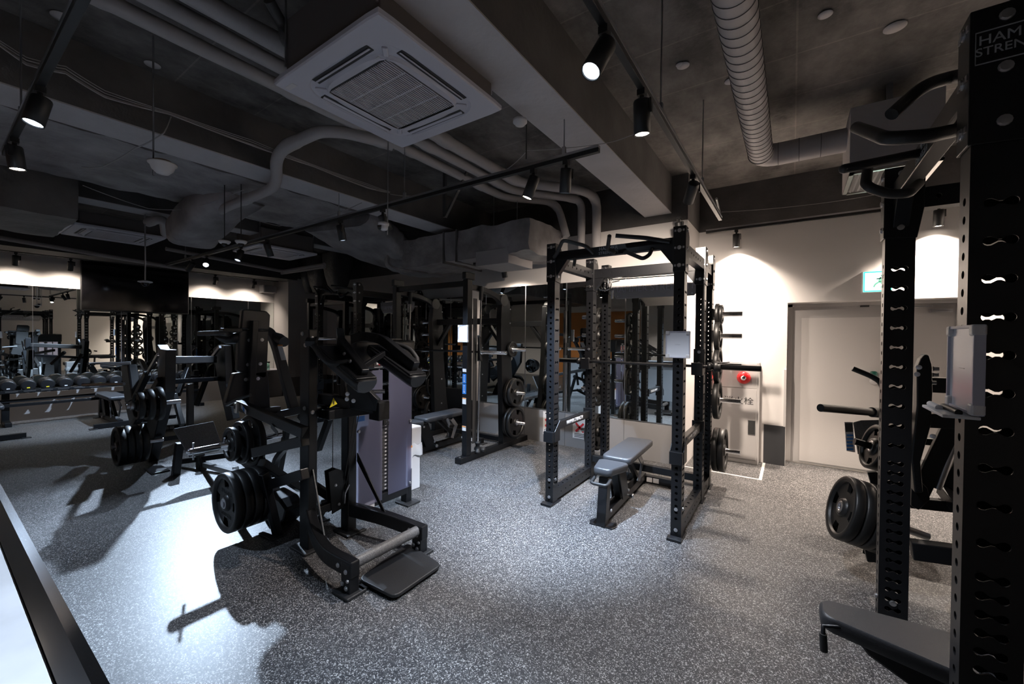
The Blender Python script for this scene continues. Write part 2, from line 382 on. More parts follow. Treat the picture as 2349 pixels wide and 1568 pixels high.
# notices on the grey panel behind the rack
def poster(x0, x1, z0, z1, lab, cross=True, y=5.409):
    m = MB(); m.box((x0, y-.002, z0), (x1, y, z1)); t = tag(m.build('notice', 'sticker'), lab, 'notice', )
    w_ = x1-x0; h_ = z1-z0
    if cross:
        k = MB(); c = V(((x0+x1)/2, y-.0035, z0+h_*.52)); s_ = w_*.28
        k.bar(c+V((-s_, 0, -s_)), c+V((s_, 0, s_)), .002, .03, up=(1, 0, -1)); k.bar(c+V((-s_, 0, s_)), c+V((s_, 0, -s_)), .002, .03, up=(1, 0, 1)); k.build('red_cross', 'redp', t)
    else:
        k = MB(); k.box((x0+w_*.15, y-.004, z0+h_*.3), (x1-w_*.15, y-.002, z1-h_*.2)); k.build('photo', 'ink', t)
    k = MB()
    for j in range(3): k.box((x0+w_*.12, y-.003, z0+h_*(.06+.07*j)), (x1-w_*.12, y-.002, z0+h_*(.09+.07*j)))
    k.box((x0+w_*.2, y-.003, z1-h_*.1), (x1-w_*.2, y-.002, z1-h_*.05)); k.build('text_lines', 'ink', t)
    return t
poster(-3.12, -2.93, .12, .47, 'white notice with a red cross on the grey panel, left of the rack post')
poster(-2.62, -2.40, .14, .45, 'white notice with a red mark seen through the side of the rack')
poster(-2.38, -2.06, .14, .47, 'white notice with a dark photo on the grey panel behind the rack', False)
poster(-6.62, -6.38, .1, .47, 'white notice with red print beside the bin, in the deeper bay', False, 6.474)
# ---------------------------------------------------------------- doors
m = MB(); m.box((-.05, 6.47, 0), (.005, 6.56, 2.06)); m.box((1.5, 6.47, 0), (1.54, 6.56, 2.06)); m.box((-.05, 6.47, 2.02), (1.54, 6.56, 2.06))
fr = struct('door_1', m, 'door', bevel=.003)
m = MB(); m.box((.005, 6.52, 0), (.93, 6.55, 2.02)); d1 = m.build('door_leaf', 'door', fr, bevel=.002)
m = MB(); m.box((.10, 6.515, .02), (.90, 6.52, 1.88)); m.build('door_panel', 'wall', d1, bevel=.002)
m = MB(); m.box((.955, 6.52, 0), (1.5, 6.55, 2.02)); d2 = m.build('door_leaf', 'door', fr, bevel=.002)
m = MB(); m.box((.925, 6.48, 0), (.955, 6.56, 2.02)); m.build('mullion', 'door', fr, bevel=.002)
c = A(2004, 868, y=6.5); m = MB(); m.lathe(c+V((0, -.03, -.03)), (0, 1, 0), [(0, 0), (.025, 0), (.04, .015), (.04, .03)], 24); m.build('door_handle', 'white', d2)
m = MB(); m.box((c.x-.035, 6.47, c.z), (c.x+.035, 6.52, c.z+.09)); m.build('thumb_turn_cover', mat('green_cover', (.02, .12, .09), .3), d2, bevel=.02)
m = MB(); m.box((1.28, 6.44, 1.92), (1.46, 6.5, 1.96)); m.bar((1.3, 6.46, 1.99), (1.15, 6.46, 1.99), .02); m.build('door_closer', 'steel', fr, bevel=.004)
m = MB(); m.box((.68, 6.46, 2.0), (.76, 6.5, 2.02)); m.box((1.0, 6.46, 2.0), (1.08, 6.5, 2.02)); m.build('door_catch', 'ink', fr)
m = MB(); m.box((-.04, 6.44, 0), (1.54, 6.47, .012)); m.build('threshold', 'alu', fr)
m = MB(); m.box((-.075, 6.17, .5), (-.05, 6.2, 1.22)); struct('trim_4', m, 'door')
# hydrant cupboard on the door wall
hy = thing('hydrant_cupboard', 'beige wall cupboard with a recessed handle and red alarm lamp, right of the power rack', 'fire hydrant cupboard', (-.65, 6.1, 0))
m = MB(); m.box((-1.0, 6.02, .0), (-.335, 6.2, 1.30)); m.build('body', 'door', hy, bevel=.003)
m = MB(); m.box((-.99, 6.012, .06), (-.36, 6.02, .965)); dr = m.build('door', 'door', hy, bevel=.003)
m = MB(); m.box((-.99, 6.012, .972), (-.36, 6.02, 1.285)); m.build('upper_door', 'door', hy, bevel=.003)
c = A(1724, 980, y=6.01); m = MB(); m.box((c.x-.035, 6.004, c.z-.085), (c.x+.035, 6.012, c.z+.085)); m.build('handle', 'ink', dr, bevel=.004)
m = MB()
for a_, b_ in (((-.04, -.09), (.04, -.085)), ((-.04, .085), (.04, .09)), ((-.04, -.09), (-.035, .09)), ((.035, -.09), (.04, .09))): m.box((c.x+a_[0], 6.0, c.z+a_[1]), (c.x+b_[0], 6.012, c.z+b_[1]))
m.build('handle_frame', 'alu', dr)
text('lettering', '消火栓', .1, (-.56, 6.01, .80), (1, 0, 0), (0, 0, 1), 'ink', dr, wscale=1.15)
c = A(1706, 866, y=6.0); m = MB(); m.lathe(c+V((0, .012, 0)), (0, -1, 0), [(.078, 0), (.078, .02), (.066, .045), (.03, .055), (.0, .056)], 32); al = m.build('alarm_button', 'red', hy)
m = MB(); m.lathe(c+V((0, -.042, .0)), (0, -1, 0), [(.03, 0), (.03, .004), (0, .004)], 24); m.build('push_plate', 'chrome', al)
c = A(1633, 862, y=6.0); m = MB(); m.lathe(c+V((0, .012, 0)), (0, -1, 0), [(.045, 0), (.045, .01), (.03, .03)], 20); rl = m.build('lamp_base', 'steel', hy)
m = MB(); m.lathe(c+V((0, -.018, 0)), (0, -1, 0), [(.03, 0), (.028, .035), (.015, .055), (0, .06)], 20); m.build('red_lamp', 'redlamp', rl)
# exit sign
ex = thing('exit_sign', 'green lit exit sign box above the double door', 'exit sign', (.8, 6.1, 2.26))
a = A(1981, 627, y=6.12); m = MB(); m.box((a.x-.01, 6.125, 2.14), (a.x+.25, 6.2, 2.385)); m.build('housing', 'white', ex, bevel=.004)
m = MB(); m.box((a.x, 6.12, 2.15), (a.x+.24, 6.125, 2.375)); m.build('lit_panel', 'exitlit', ex)
m = MB()
for q_ in ((0, 0, .24, .012), (0, .213, .24, .225), (0, 0, .012, .225), (.228, 0, .24, .225)): m.box((a.x+q_[0], 6.117, 2.15+q_[1]), (a.x+q_[2], 6.12, 2.15+q_[3]))
m.build('green_border', 'exitgreen', ex)
m = MB(); cx = a.x+.14; cz = 2.26
m.sphere((cx+.02, 6.118, cz+.065), .014, 10); m.bar((cx+.015, 6.118, cz+.045), (cx, 6.118, cz), .006, .03); m.bar((cx, 6.118, cz), (cx-.04, 6.118, cz-.03), .006, .018); m.bar((cx-.04, 6.118, cz-.03), (cx-.05, 6.118, cz-.06), .006, .015)
m.bar((cx, 6.118, cz), (cx+.03, 6.118, cz-.035), .006, .018); m.bar((cx+.03, 6.118, cz-.035), (cx+.01, 6.118, cz-.07), .006, .015); m.bar((cx+.02, 6.118, cz+.04), (cx+.055, 6.118, cz+.02), .006, .012); m.bar((cx+.01, 6.118, cz+.035), (cx-.03, 6.118, cz+.03), .006, .012)
m.build('running_figure', mat('pale_green_print', (.3, .9, .7), .5), ex)
# reception counter corner
P0, P1 = A(0, 1105, z=1.0), A(262, 1568, z=1.0); ye = (P0.y+P1.y)/2
cn = thing('reception_counter', 'pale stone counter with a polished metal edge in the near left corner', 'counter', (-2.5, 0, 0))
m = MB(); m.box((-5.6, ye-.62, .95), (-.6, ye-.055, 1.0)); m.build('counter_top', 'stone', cn, bevel=.004)
m = MB(); m.prism([(-.6, ye-.055, .95), (-.6, ye-.055, 1.004), (-.6, ye-.022, 1.004), (-.6, ye, .992), (-.6, ye, .95)], (-5, 0, 0)); m.build('edge_trim', mat('polished_black_steel', (.5, .51, .54), .16, 1.), cn)
m = MB(); m.box((-5.55, ye-.55, 0), (-.65, ye-.12, .95)); m.build('counter_body', 'panel', cn, bevel=.004)
# ================================================================ CEILING SERVICES
def spiral(path_pts, r, name, root, pitch=.09, seam='wrapd', mt='duct'):
    m = MB(); m.tube(path_pts, r, 32); d = m.build(name, mt, root)
    return d
# spiral duct with elbow and outlet box
sd = thing('spiral_duct', 'light grey spiral duct along the ceiling with an elbow into the outlet box', 'duct', (-.2, 2, 3.3))
ZD = 3.36; RD = .1
c1 = A(1722, 0, z=ZD-RD); xd = A(1745, 360, z=ZD-.02).x; yd = A(1760, 372, z=ZD-.05).y-.02
pts = bend([(xd, YB, ZD), (xd, yd, ZD), (.37, yd, ZD)], .16, 6)
m = MB(); m.tube(pts, RD, 32); m.build('duct_pipe', 'duct', sd)
m = MB(); y = 0.3
while y < yd-.2:
    p = []
    for k in range(33):
        t = 2*PI*k/32; p.append((xd+(RD+.0015)*math.cos(t), y+.085*k/32, ZD+(RD+.0015)*math.sin(t)))
    m.tube(p, .0022, 5, caps=False); y += .085
for yy in (yd-.12,):
    m.tube([(xd+(RD+.003)*math.cos(2*PI*k/32), yy, ZD+(RD+.003)*math.sin(2*PI*k/32)) for k in range(33)], .004, 5, caps=False)
for xx in (xd+.14, xd+.3, xd+.46):
    m.tube([(xx, yd+(RD+.001)*math.cos(2*PI*k/32), ZD+(RD+.001)*math.sin(2*PI*k/32)) for k in range(33)], .0025, 5, caps=False)
m.build('spiral_seam', 'wrapd', sd)
ob = thing('outlet_box', 'grey sheet metal air box with a louvred grille, beside the near rack top', 'air box', (.6, 4.2, 3.2))
bx0 = .37; by0, by1 = yd-.3, yd+.3; bz0, bz1 = A(1931, 430, x=bx0).z, 3.5
m = MB(); m.box((bx0, by0, 2.97), (bx0+.55, by1, 3.5)); m.build('box_body', 'pipe', ob, bevel=.004)
m = MB()
for k in range(12): m.bar((bx0+.05+.04*k, by0+.05, 2.965), (bx0+.05+.04*k, by1-.05, 2.965), .022, .006, up=(.5, 0, 1))
m.build('louvres', 'acgrill', ob)
m = MB(); m.box((bx0+.0, by0, 2.955), (bx0+.55, by0+.03, 2.97)); m.box((bx0, by1-.03, 2.955), (bx0+.55, by1, 2.97)); m.box((bx0, by0, 2.955), (bx0+.03, by1, 2.97)); m.box((bx0+.52, by0, 2.955), (bx0+.55, by1, 2.97)); m.build('grille_frame', 'alu', ob)
m = MB(); m.bar((bx0+.25, by0+.1, 3.5), (bx0+.25, by0+.1, 3.66), .04, .02); m.build('hanger', 'steel', ob)
# ---- cassette air conditioner
def cassette(cx, cy, z, label, body_h=.3, rot=0):
    t = thing('ceiling_air_conditioner', label, 'air conditioner', (cx, cy, z)); S = .472
    m = MB(); m.box((cx-.42, cy-.42, z+.03), (cx+.42, cy+.42, z+body_h)); m.build('unit_body', mat('unit_body_grey', (.12, .105, .1), .7), t, bevel=.005)
    # face panel with a recessed rounded ring of outlets
    m = MB(); seg = 64
    def sq(r, p, k):
        a = 2*PI*k/seg+PI/4; c_, s_ = math.cos(a), math.sin(a); n_ = (abs(c_)**p+abs(s_)**p)**(-1/p); return r*n_*c_, r*n_*s_
    rings = [(S, 60, .03), (S, 60, .008), (S-.006, 60, 0.), (.385, 4.5, 0.), (.380, 4.5, .006), (.372, 4.5, .008), (.325, 3.6, .008), (.318, 3.6, .0), (.308, 4, -.008), (.27, 14, -.008), (.266, 20, -.004)]
    vs = [(cx+sq(r, p, k)[0], cy+sq(r, p, k)[1], z+dz) for r, p, dz in rings for k in range(seg)]
    fs = [(i*seg+k, (i+1)*seg+k, (i+1)*seg+(k+1) % seg, i*seg+(k+1) % seg) for i in range(len(rings)-1) for k in range(seg)]
    mats = []
    m.add(vs, fs, False); o = m.build('face_panel', 'acwhite', t)
    o.data.materials.append(M_['acgrill'])
    for pi, pl in enumerate(o.data.polygons):
        ring = pi//seg
        pass
    for dx, dy in ((1, 0), (-1, 0), (0, 1), (0, -1)):
        m = MB(); c = V((cx+dx*.345, cy+dy*.345, z+.012)); L = V((dy, dx, 0))*.24
        m.bar(c-L*1.02+V((0, 0, -.006)), c+L*1.02+V((0, 0, -.006)), .044, .004); m.build('air_slot', 'acgrill', t)
        m = MB(); m.bar(c-L+V((0, 0, -.011)), c+L+V((0, 0, -.011)), .016, .005, up=(dx*.5, dy*.5, 1)); m.build('louvre_flap', 'acwhite', t, bevel=.002)
    for dx, dy in ((1, 1), (-1, 1), (1, -1), (-1, -1)):
        m = MB(); m.bar((cx+dx*.262, cy+dy*.262, z+.004), (cx+dx*.31, cy+dy*.31, z+.004), .03, .012); m.build('corner_bridge', 'acwhite', t, bevel=.006)
    m = MB(); m.box((cx-.262, cy-.262, z+.002), (cx+.262, cy+.262, z+.004)); g = m.build('intake_grille', 'acgrill', t)
    m = MB()
    for k in range(34): x = cx-.25+.5*k/33; m.box((x-.0028, cy-.25, z-.004), (x+.0028, cy+.25, z+.003))
    for k in range(1, 4): y = cy-.25+.5*k/4; m.box((cx-.25, y-.004, z-.003), (cx+.25, y+.004, z+.003))
    m.build('grille_slats', 'acwhite', g)
    m = MB(); m.box((cx+.2, cy-.29, z-.006), (cx+.24, cy-.275, z-.003)); m.build('badge', 'sticker', t)
    m = MB(); m.box((cx-.44, cy-.42, z-.0015), (cx-.36, cy-.39, z)); m.build('label_sticker', 'sticker', t)
    for dx, dy in ((1, 1), (-1, 1), (1, -1), (-1, -1)):
        m = MB(); m.cyl((cx+dx*.41, cy+dy*.43, z+.1), (cx+dx*.41, cy+dy*.43, 3.66), .006, 8); m.build('hanger_rod', 'steel', t)
    return t
cassette(-2.0, 1.63, 3.03, 'large grey cassette air conditioner in the foreground of the ceiling', .38)
cassette(-8.1, 1.62, 3.0, 'cassette air conditioner far left, in front of the white ceiling panel', .2)
cassette(-7.25, 3.45, 2.98, 'small distant ceiling air conditioner right of the small star spotlight', .3)
# ---- track lighting
def spot_head(t, p, direction, lit, r=.042, L=.17, zt=None):
    """p = stem bottom on the track; tilting cylinder head"""
    d = V(direction).normalized(); p = V(p)
    m = MB(); m.box((p.x-.02, p.y-.02, p.z-.03), (p.x+.02, p.y+.02, p.z)); m.cyl(p+V((0, 0, -.03)), p+V((0, 0, -.06)), .012, 10); m.build('track_adapter', 'black', t)
    sd_ = d.cross(V((0, 0, 1))); sd_ = sd_.normalized() if sd_.length > .05 else V((1, 0, 0))
    c0 = p+V((0, 0, -.06)); m = MB(); q = c0+sd_*(r+.008); m.path([c0, q, q+V((0, 0, -.07))], .008, .02, up=(0, 1, 0) if abs(d.y) < .9 else (1, 0, 0)); m.build('yoke', 'black', t)
    h0 = p+V((0, 0, -.085))-d*(.03); h1 = h0+d*L
    m = MB(); m.lathe(h0, d, [(0, 0), (r*.92, 0), (r, .008), (r, L), (r*.88, L), (r*.86, L-.008), (0, L-.008)], 28); hd = m.build('lamp_head', 'black', t)
    m = MB(); m.lathe(h0+d*(L-.007), d, [(r*.85, 0), (r*.6, .0025), (0, .003)], 28); m.build('led_face', lit, hd)
    return h1
def lamp(p, d, power, angle, col, blend=.35, size=.03, name='spotlight_beam'):
    l = bpy.data.lights.new(name, 'SPOT'); l.energy = power; l.spot_size = math.radians(angle); l.spot_blend = blend; l.color = col; l.shadow_soft_size = size
    o = bpy.data.objects.new(name, l); COL.objects.link(o); o.location = V(p)+V(d).normalized()*.01; o.rotation_euler = V(d).to_track_quat('-Z', 'Y').to_euler(); return o
COOL = (.62, .78, 1.); NEUT = (1., .9, .84); WARM = (1., .85, .72)
def track(name_label, a, b, drops=(), wd=.034):
    t = thing('lighting_track', name_label, 'lighting track', tuple((V(a)+V(b))/2)); a, b = V(a), V(b)
    m = MB(); m.bar(a, b, wd, .03); m.build('rail', 'black', t, bevel=.002)
    m = MB(); m.bar(a+V((0, 0, .024)), b+V((0, 0, .024)), wd+.006, .018); m.build('steel_channel', 'steel', t)
    m = MB()
    for k in drops:
        p = a.lerp(b, k); m.cyl(p, (p.x, p.y, 3.66), .005, 8); m.box((p.x-.012, p.y-.012, p.z+.03), (p.x+.012, p.y+.012, p.z+.09))
    if drops: m.build('hanger_rod', 'steel', t)
    return t
ZTR = 2.9
XT1 = -.66
track('long black lighting track hung along the right of the big beam', (XT1, -1.5, ZTR), (XT1, 4.95, ZTR), (.3, .62, .83))
YT2 = A(1376, 345, z=ZTR).y
track('long black lighting track crossing the middle of the ceiling', (-10.2, 2.68, ZTR), (-1.12, 2.68, ZTR), (.15, .39, .66, .78, .97))
track('lighting track running out of the picture at the top left', (-4.75, .37, ZTR), (.6, .37, ZTR), (.15, .5, .85))
track('black wall-washer track along the top of the door wall', (-.98, 6.06, 3.04), (XR, 6.06, 3.04))
track('lighting track in front of the left wall mirror', (-11.0, -4, 2.99), (-11.0, 5.3, 2.99))
def hidden_lamp(): pass
# visible spot heads: (photo px of stem, fixed track coord, aim, lit, light)
SP = []
def spot(label, p, d, lit, light=None, group='track spotlights', L=.17, r=.042):
    t = thing('track_spotlight', label, 'spotlight', tuple(p), group)
    e = spot_head(t, p, d, lit, r, L)
    if light: lamp(e, d, *light)
    return t
KS = 1.0
zt = ZTR-.015
spot('track spotlight burning towards the camera, the big bright star at the top', (XT1, 1.62, zt), (-.25, -.55, -1), 'led_cool', (470*KS, 74, COOL, .8))
spot('track spotlight with a glowing warm face, below right of the big star', (XT1, A(1472, 240, x=XT1).y, zt), (.0, .10, -1), 'led_warm', (330*KS, 96, (.85, .9, 1.), .9))
spot('unlit-looking black track spotlight tilted away, near the wall end of the track', (XT1, A(1590, 405, x=XT1).y, zt), (-.42, .75, -.7), 'led_warm', (450*KS, 112, WARM, .9))
Y2 = 2.68
for px, py, d, lit, lt, lab in (
    (1224, 392, (-.35, -.15, -1), 'led_warm', (170, 60, NEUT, .6), 'tilted track spotlight with a lit warm face, under the beam'),
    (1299, 373, (-.19, .24, -1), 'led_cool', (1200, 66, COOL, .9), 'upright track spotlight with a lit cool face, at the right end of the middle track'),
    (878, 478, (.15, .6, -1), 'led_off', (260, 60, COOL, .5), 'track spotlight just above the white motion detector'),
    (781, 500, (.05, .2, -1), 'led_off', (260, 64, COOL, .5), 'black track spotlight hanging in front of the big duct elbow'),
    (613, 545, (-.1, .4, -1), 'led_off', (260, 64, COOL, .5), 'distant track spotlight beside the small air conditioner'),
    (552, 560, (.2, -.4, -1), 'led_off', (260, 64, COOL, .5), 'track spotlight hanging beside the twin round sensors'),
    (474, 584, (1.18, -.53, -1), 'led_cool', (1600, 52, COOL, .9), 'far track spotlight burning towards the camera above the television, the small bright star'),
    (441, 600, (-.75, -.35, -1), 'led_off', (700, 74, COOL, .8), 'track spotlight just left of the small bright star')):
    p = A(px, py, y=Y2); spot(lab, (p.x, Y2, zt), d, lit, lt)
p = A(92, 215, y=.37); spot('nearer lit track spotlight at the top left', (p.x, .37, zt), (.05, -.22, -1), 'led_cool', (260, 42, COOL, .6), L=.15, r=.042)
p = A(33, 310, y=.37); spot('farther lit track spotlight at the left edge of the picture', (p.x, .37, zt), (.05, .1, -1), 'led_warm', (160, 60, COOL, .5), L=.15, r=.042)
# wall washers
for y, lab in ((-2.6, 'wall washer spotlight out of view on the left wall track'), (-.9, 'wall washer spotlight out of view on the left wall track'), (A(36, 585, x=-11.0).y, 'leftmost wall washer spotlight above the left mirror'), (A(162, 597, x=-11.0).y, 'wall washer spotlight just left of the television'),
    (A(494, 630, x=-11.0).y, 'wall washer spotlight just right of the television'), (A(583, 640, x=-11.0).y, 'wall washer spotlight near the loudspeaker in the far corner')):
    spot(lab, (-11.0, y, 2.975), (-.5, 0, -1), 'led_warm', (60, 138, WARM, 1.), 'left wall washer spotlights')
for x, lab in ((A(1688, 530, y=6.0).x, 'wall washer spotlight on the wall above the hydrant cupboard'), (1.25, 'wall washer spotlight above the door, hidden by the rack'), (2.3, 'wall washer spotlight at the right end of the door wall track')):
    spot(lab, (x, 6.06, 3.025), (0, .06, -1), 'led_warm', (500, 124, WARM, 1.), 'door wall washer spotlights')
# mirror wall washers; right one added behind a rack post to brighten the wall
for px, yy, zz in ((1155, 5.0, 2.72), (1557, 4.8, 2.95)):
    p = A(px, 628 if px < 1200 else 520, y=yy); spot('small black spotlight near the top of the mirror wall' if px < 1200 else 'added hidden spotlight above the back of the power rack', (p.x, yy, zz), (.1, .35, -1) if px > 1200 else (0, .3, -1), 'led_warm', (60 if px > 1200 else 120, 150, WARM, 1.), 'mirror wall spotlights')
# ---- pipes
def pipe(label, pts, r, mt='pipe', name='ceiling_pipe', rb=.12, group=None):
    m = MB(); pts = bend(pts, rb, 6); m.tube(pts, r, 16); return tag(m.build(name, mt), label, 'pipe', group)
def bumpy(label, pts, r, group=None):
    pts = bend(pts, .2, 6); dense = []
    for a_, b_ in zip(pts, pts[1:]):
        n = max(1, int((b_-a_).length/.05)); dense += [a_.lerp(b_, i/n) for i in range(n)]
    dense.append(pts[-1]); rs = [r*(1+.1*noise.noise(V((i*.17, r*50, p.y*.3)))+(.13 if (i % 23) < 3 else 0)) for i, p in enumerate(dense)]
    m = MB(); m.tube(dense, r, 18, rs=rs); return tag(m.build('lagged_pipe', 'pipe'), label, 'pipe', group)
zp = 3.50
bumpy('lagged refrigerant pipe nearest the left, running above the wire bundle', [(-3.26, YB+.1, zp), (-3.26, 4.55, zp), (-2.75, 5.1, zp), (-2.6, 5.1, zp-.5)], .05, 'three parallel lagged pipes')
bumpy('middle lagged refrigerant pipe of the three', [(-3.02, YB+.1, zp), (-3.02, 4.4, zp), (-2.6, 4.95, zp), (-2.42, 5.2, zp), (-2.42, 5.2, 2.75)], .05, 'three parallel lagged pipes')
bumpy('thick lagged refrigerant pipe passing behind the big air conditioner', [(-2.80, YB+.1, zp), (-2.80, 4.2, zp), (-2.25, 4.85, zp), (-2.22, 5.25, zp), (-2.22, 5.25, 2.75)], .058, 'three parallel lagged pipes')
bumpy('lagged pipe curving down at the top of the picture beside the air conditioner', [(-2.62, YB+.1, 3.42), (-2.62, .55, 3.42), (-2.52, .9, 3.3), (-2.55, 2.0, 3.42)], .05)
bumpy('bent lagged pipe crossing under the left beam to the far air conditioner', [A(900, 330, z=3.42), A(790, 303, z=3.42), A(735, 300, z=3.40), A(632, 346, z=3.3), A(636, 428, x=-4.3), A(520, 475, z=3.1), A(385, 540, z=3.1)], .052)
bumpy('short lagged branch pipe beside the bent duct', [A(340, 510, z=3.1), A(375, 500, z=3.1), A(378, 535, z=3.05)], .05)
pipe('long grey sprinkler pipe across the far left ceiling', [A(0, 545, x=-9.8), A(430, 618, x=-9.8)], .035)
pipe('second grey pipe across the far left ceiling', [A(380, 570, x=-9.2), A(650, 622, x=-9.2), A(650, 622, x=-9.2)+V((1.6, 0, 0))], .035)
pipe('thin grey pipe slanting to the far corner', [A(640, 628, z=3.1), A(745, 612, z=3.1)], .03)
pipe('black flexible pipe hanging beside the air conditioner', [A(617, 0, z=3.45), A(650, 60, z=3.4), A(655, 95, z=3.3), A(680, 115, z=3.4)], .03, 'wrapd')
# ---- wires
def wire(label, pts, r=.004, mt='steel', sag=0):
    out = []
    for a_, b_ in zip(pts, pts[1:]):
        for i in range(8):
            t = i/8; out.append(V(a_).lerp(V(b_), t)+V((0, 0, -sag*4*t*(1-t))))
    out.append(V(pts[-1])); m = MB(); m.tube(out, r, 6); return tag(m.build('cable', M_['pipe'] if mt == 'pipe' else mt), label, 'cable')
xw = -4.0
bz = [A(px, py, x=xw) for px, py in ((-60, 60), (60, 145), (150, 165), (240, 220), (390, 262), (575, 330), (720, 382), (840, 428), (893, 442))]
for k, (dz, rr) in enumerate(((0, .006), (.018, .004), (-.014, .005), (.03, .003))):
    wire('bundle cable clipped along the side of the left beam, strand of four', [p+V((.006*k, 0, dz if i not in (0, 4, 6, 8) else dz*.3)) for i, p in enumerate(bz)], rr, 'pipe', .004)['group'] = 'cable bundle on the left beam'
pj = A(895, 445, x=-3.2)
wire('cable looping from the sensor drop rod up to the round smoke detector', [pj, A(1000, 440, z=3.15), A(1130, 405, z=3.2), A(1205, 350, z=3.2)], .004, 'pipe', .03)
wire('thin cable from the smoke detector across the beam to the spotlight track', [A(1205, 345, z=3.15), A(1380, 330, z=3.15), A(1460, 305, z=2.95)], .003, 'pipe', .01)
wire('white cable hanging from the beam clip to the left duct', [A(392, 268, x=xw), A(375, 305, z=3.1), A(310, 340, z=3.1), A(235, 382, z=3.1), A(188, 382, z=3.1)], .005, 'pipe', .01)
wire('cable looping below the left duct towards the bent pipe', [A(190, 425, z=3.15), A(340, 478, z=3.1), A(430, 480, z=3.1), A(560, 435, z=3.15)], .004, 'pipe', .01)
wire('cable slung from the track to the twin round sensors', [A(830, 465, z=3.1), A(740, 500, z=3.05), A(640, 518, z=3.05), A(560, 495, z=3.1)], .004, 'pipe', .01)
wire('thin cable along the top of the door wall', [A(1655, 486, y=6.1), A(1850, 470, y=6.1), A(2030, 442, y=6.1)], .003, 'pipe', .01)
wire('conduit falling from the lighting track to the wall', [(XT1+.05, 4.3, 2.93), A(1655, 502, y=6.1)], .011, 'steel', 0)
# ---- hanging devices
def rod(m, p, r=.005): m.cyl(p, (p[0], p[1], 3.66), r, 8)
p = A(352, 395, z=2.72); t = thing('motion_sensor', 'large white dish-shaped sensor hanging from a chrome rod in front of the left beam', 'sensor', tuple(p))
m = MB(); m.cyl(p+V((0, 0, -.02)), (p.x, p.y, 3.66), .006, 8); m.build('drop_rod', 'chrome', t)
q = p+V((.075, .03, .05)); m = MB(); m.lathe(q, (0, 0, -1), [(0, -.012), (.06, -.012), (.082, -.004), (.082, .004), (.07, .012), (.06, .04), (.035, .066), (0, .074)], 32); m.build('sensor_dish', 'white', t)
m = MB(); m.lathe(q, (0, 0, 1), [(.055, .01), (.05, .022), (0, .022)], 24); m.build('base_ring', mat('tan_base', (.35, .2, .1), .6), t)
p = A(1207, 365, z=2.95); t = thing('smoke_detector', 'small round white smoke detector hanging below the slab right of the air conditioner', 'smoke detector', tuple(p))
m = MB(); rod(m, p); m.build('drop_rod', 'ink', t)
q = A(1193, 275, z=3.12); m = MB(); m.lathe(q, (0, 0, -1), [(0, 0), (.05, 0), (.05, .018), (.038, .024), (.034, .036), (0, .04)], 28); m.build('detector_head', 'white', t)
m = MB(); m.lathe(q, (0, 0, -1), [(.0351, .026), (.0346, .034)], 28); m.build('smoke_slots', 'ink', t)
p = A(889, 530, z=2.5); t = thing('motion_detector', 'white motion detector with a dark curved lens, hanging from a rod at mid picture', 'sensor', tuple(p))
m = MB(); m.cyl(p+V((0, 0, -.03)), (p.x, p.y, 3.66), .005, 8); m.build('drop_rod', 'steel', t)
q = A(880, 511, z=2.56); m = MB(); m.lathe(q, (0, 0, -1), [(0, -.002), (.045, 0), (.045, .018), (.04, .026), (0, .026)], 28); m.build('mount_plate', 'white', t)
m = MB(); m.lathe(q+V((0, 0, -.026)), (0, 0, -1), [(.038, 0), (.036, .02), (.028, .035), (0, .042)], 28); m.build('sensor_body', 'white', t)
m = MB(); m.lathe(q+V((-.012, -.012, -.028)), (0, 0, -1), [(.036, 0), (.033, .018), (.022, .032), (0, .036)], 28); m.build('dark_lens', 'tv', t)
for px, lab in ((515, 'left one of the twin round sensors below the middle track'), (553, 'right one of the twin round sensors below the middle track')):
    q = A(px, 552, z=2.62); t = thing('round_sensor', lab, 'sensor', tuple(q), None)
    m = MB(); rod(m, q); m.build('drop_rod', 'ink', t)
    m = MB(); m.lathe(q, (0, 0, -1), [(0, 0), (.055, 0), (.058, .01), (.045, .03), (0, .034)], 28); m.build('sensor_plate', 'white', t)
    m = MB(); m.sphere(q+V((0, 0, -.035)), .028, 14); m.build('dome', 'tv', t)
q = A(333, 645, z=2.3); t = thing('dome_camera', 'white dome security camera hanging from a rod in front of the television', 'security camera', tuple(q))
m = MB(); rod(m, q, .008); m.build('drop_rod', 'steel', t)
m = MB(); m.lathe(q, (0, 0, -1), [(0, -.01), (.03, -.01), (.075, 0), (.078, .012), (.05, .02), (0, .02)], 28); m.build('base_plate', 'white', t)
m = MB(); m.sphere(q+V((0, 0, -.025)), .045, 16); m.build('dome', 'tv', t)
# rods and fixing plates of the slab on the right
for px, py, r_ in ((1567, 150, .045), (1676, 186, .045), (1560, 148, .03), (2053, 62, .06), (1893, 33, .04), (145, 40, .06), (350, 148, .05)):
    q = A(px, py, z=3.655); m = MB(); m.lathe(q, (0, 0, -1), [(0, 0), (r_, 0), (r_, .004), (0, .005)], 24); tag(m.build('anchor_disc', 'beam'), 'round filled anchor patch on the slab', 'anchor plate', 'anchor patches on the slab')
# duct suspension bracket
p = A(1020, 375, z=3.6); m = MB(); q = A(1020, 498, z=3.05)
t = thing('steel_bracket', 'triangular steel bracket hanging below the slab behind the middle track', 'bracket', tuple(q)); m.bar(q, (q.x, q.y, 3.64), .04, .03); m.bar(q+V((0, .01, .0)), (q.x+.35, q.y+.05, 3.6), .04, .02); m.build('bracket_arm', 'metal2', t)
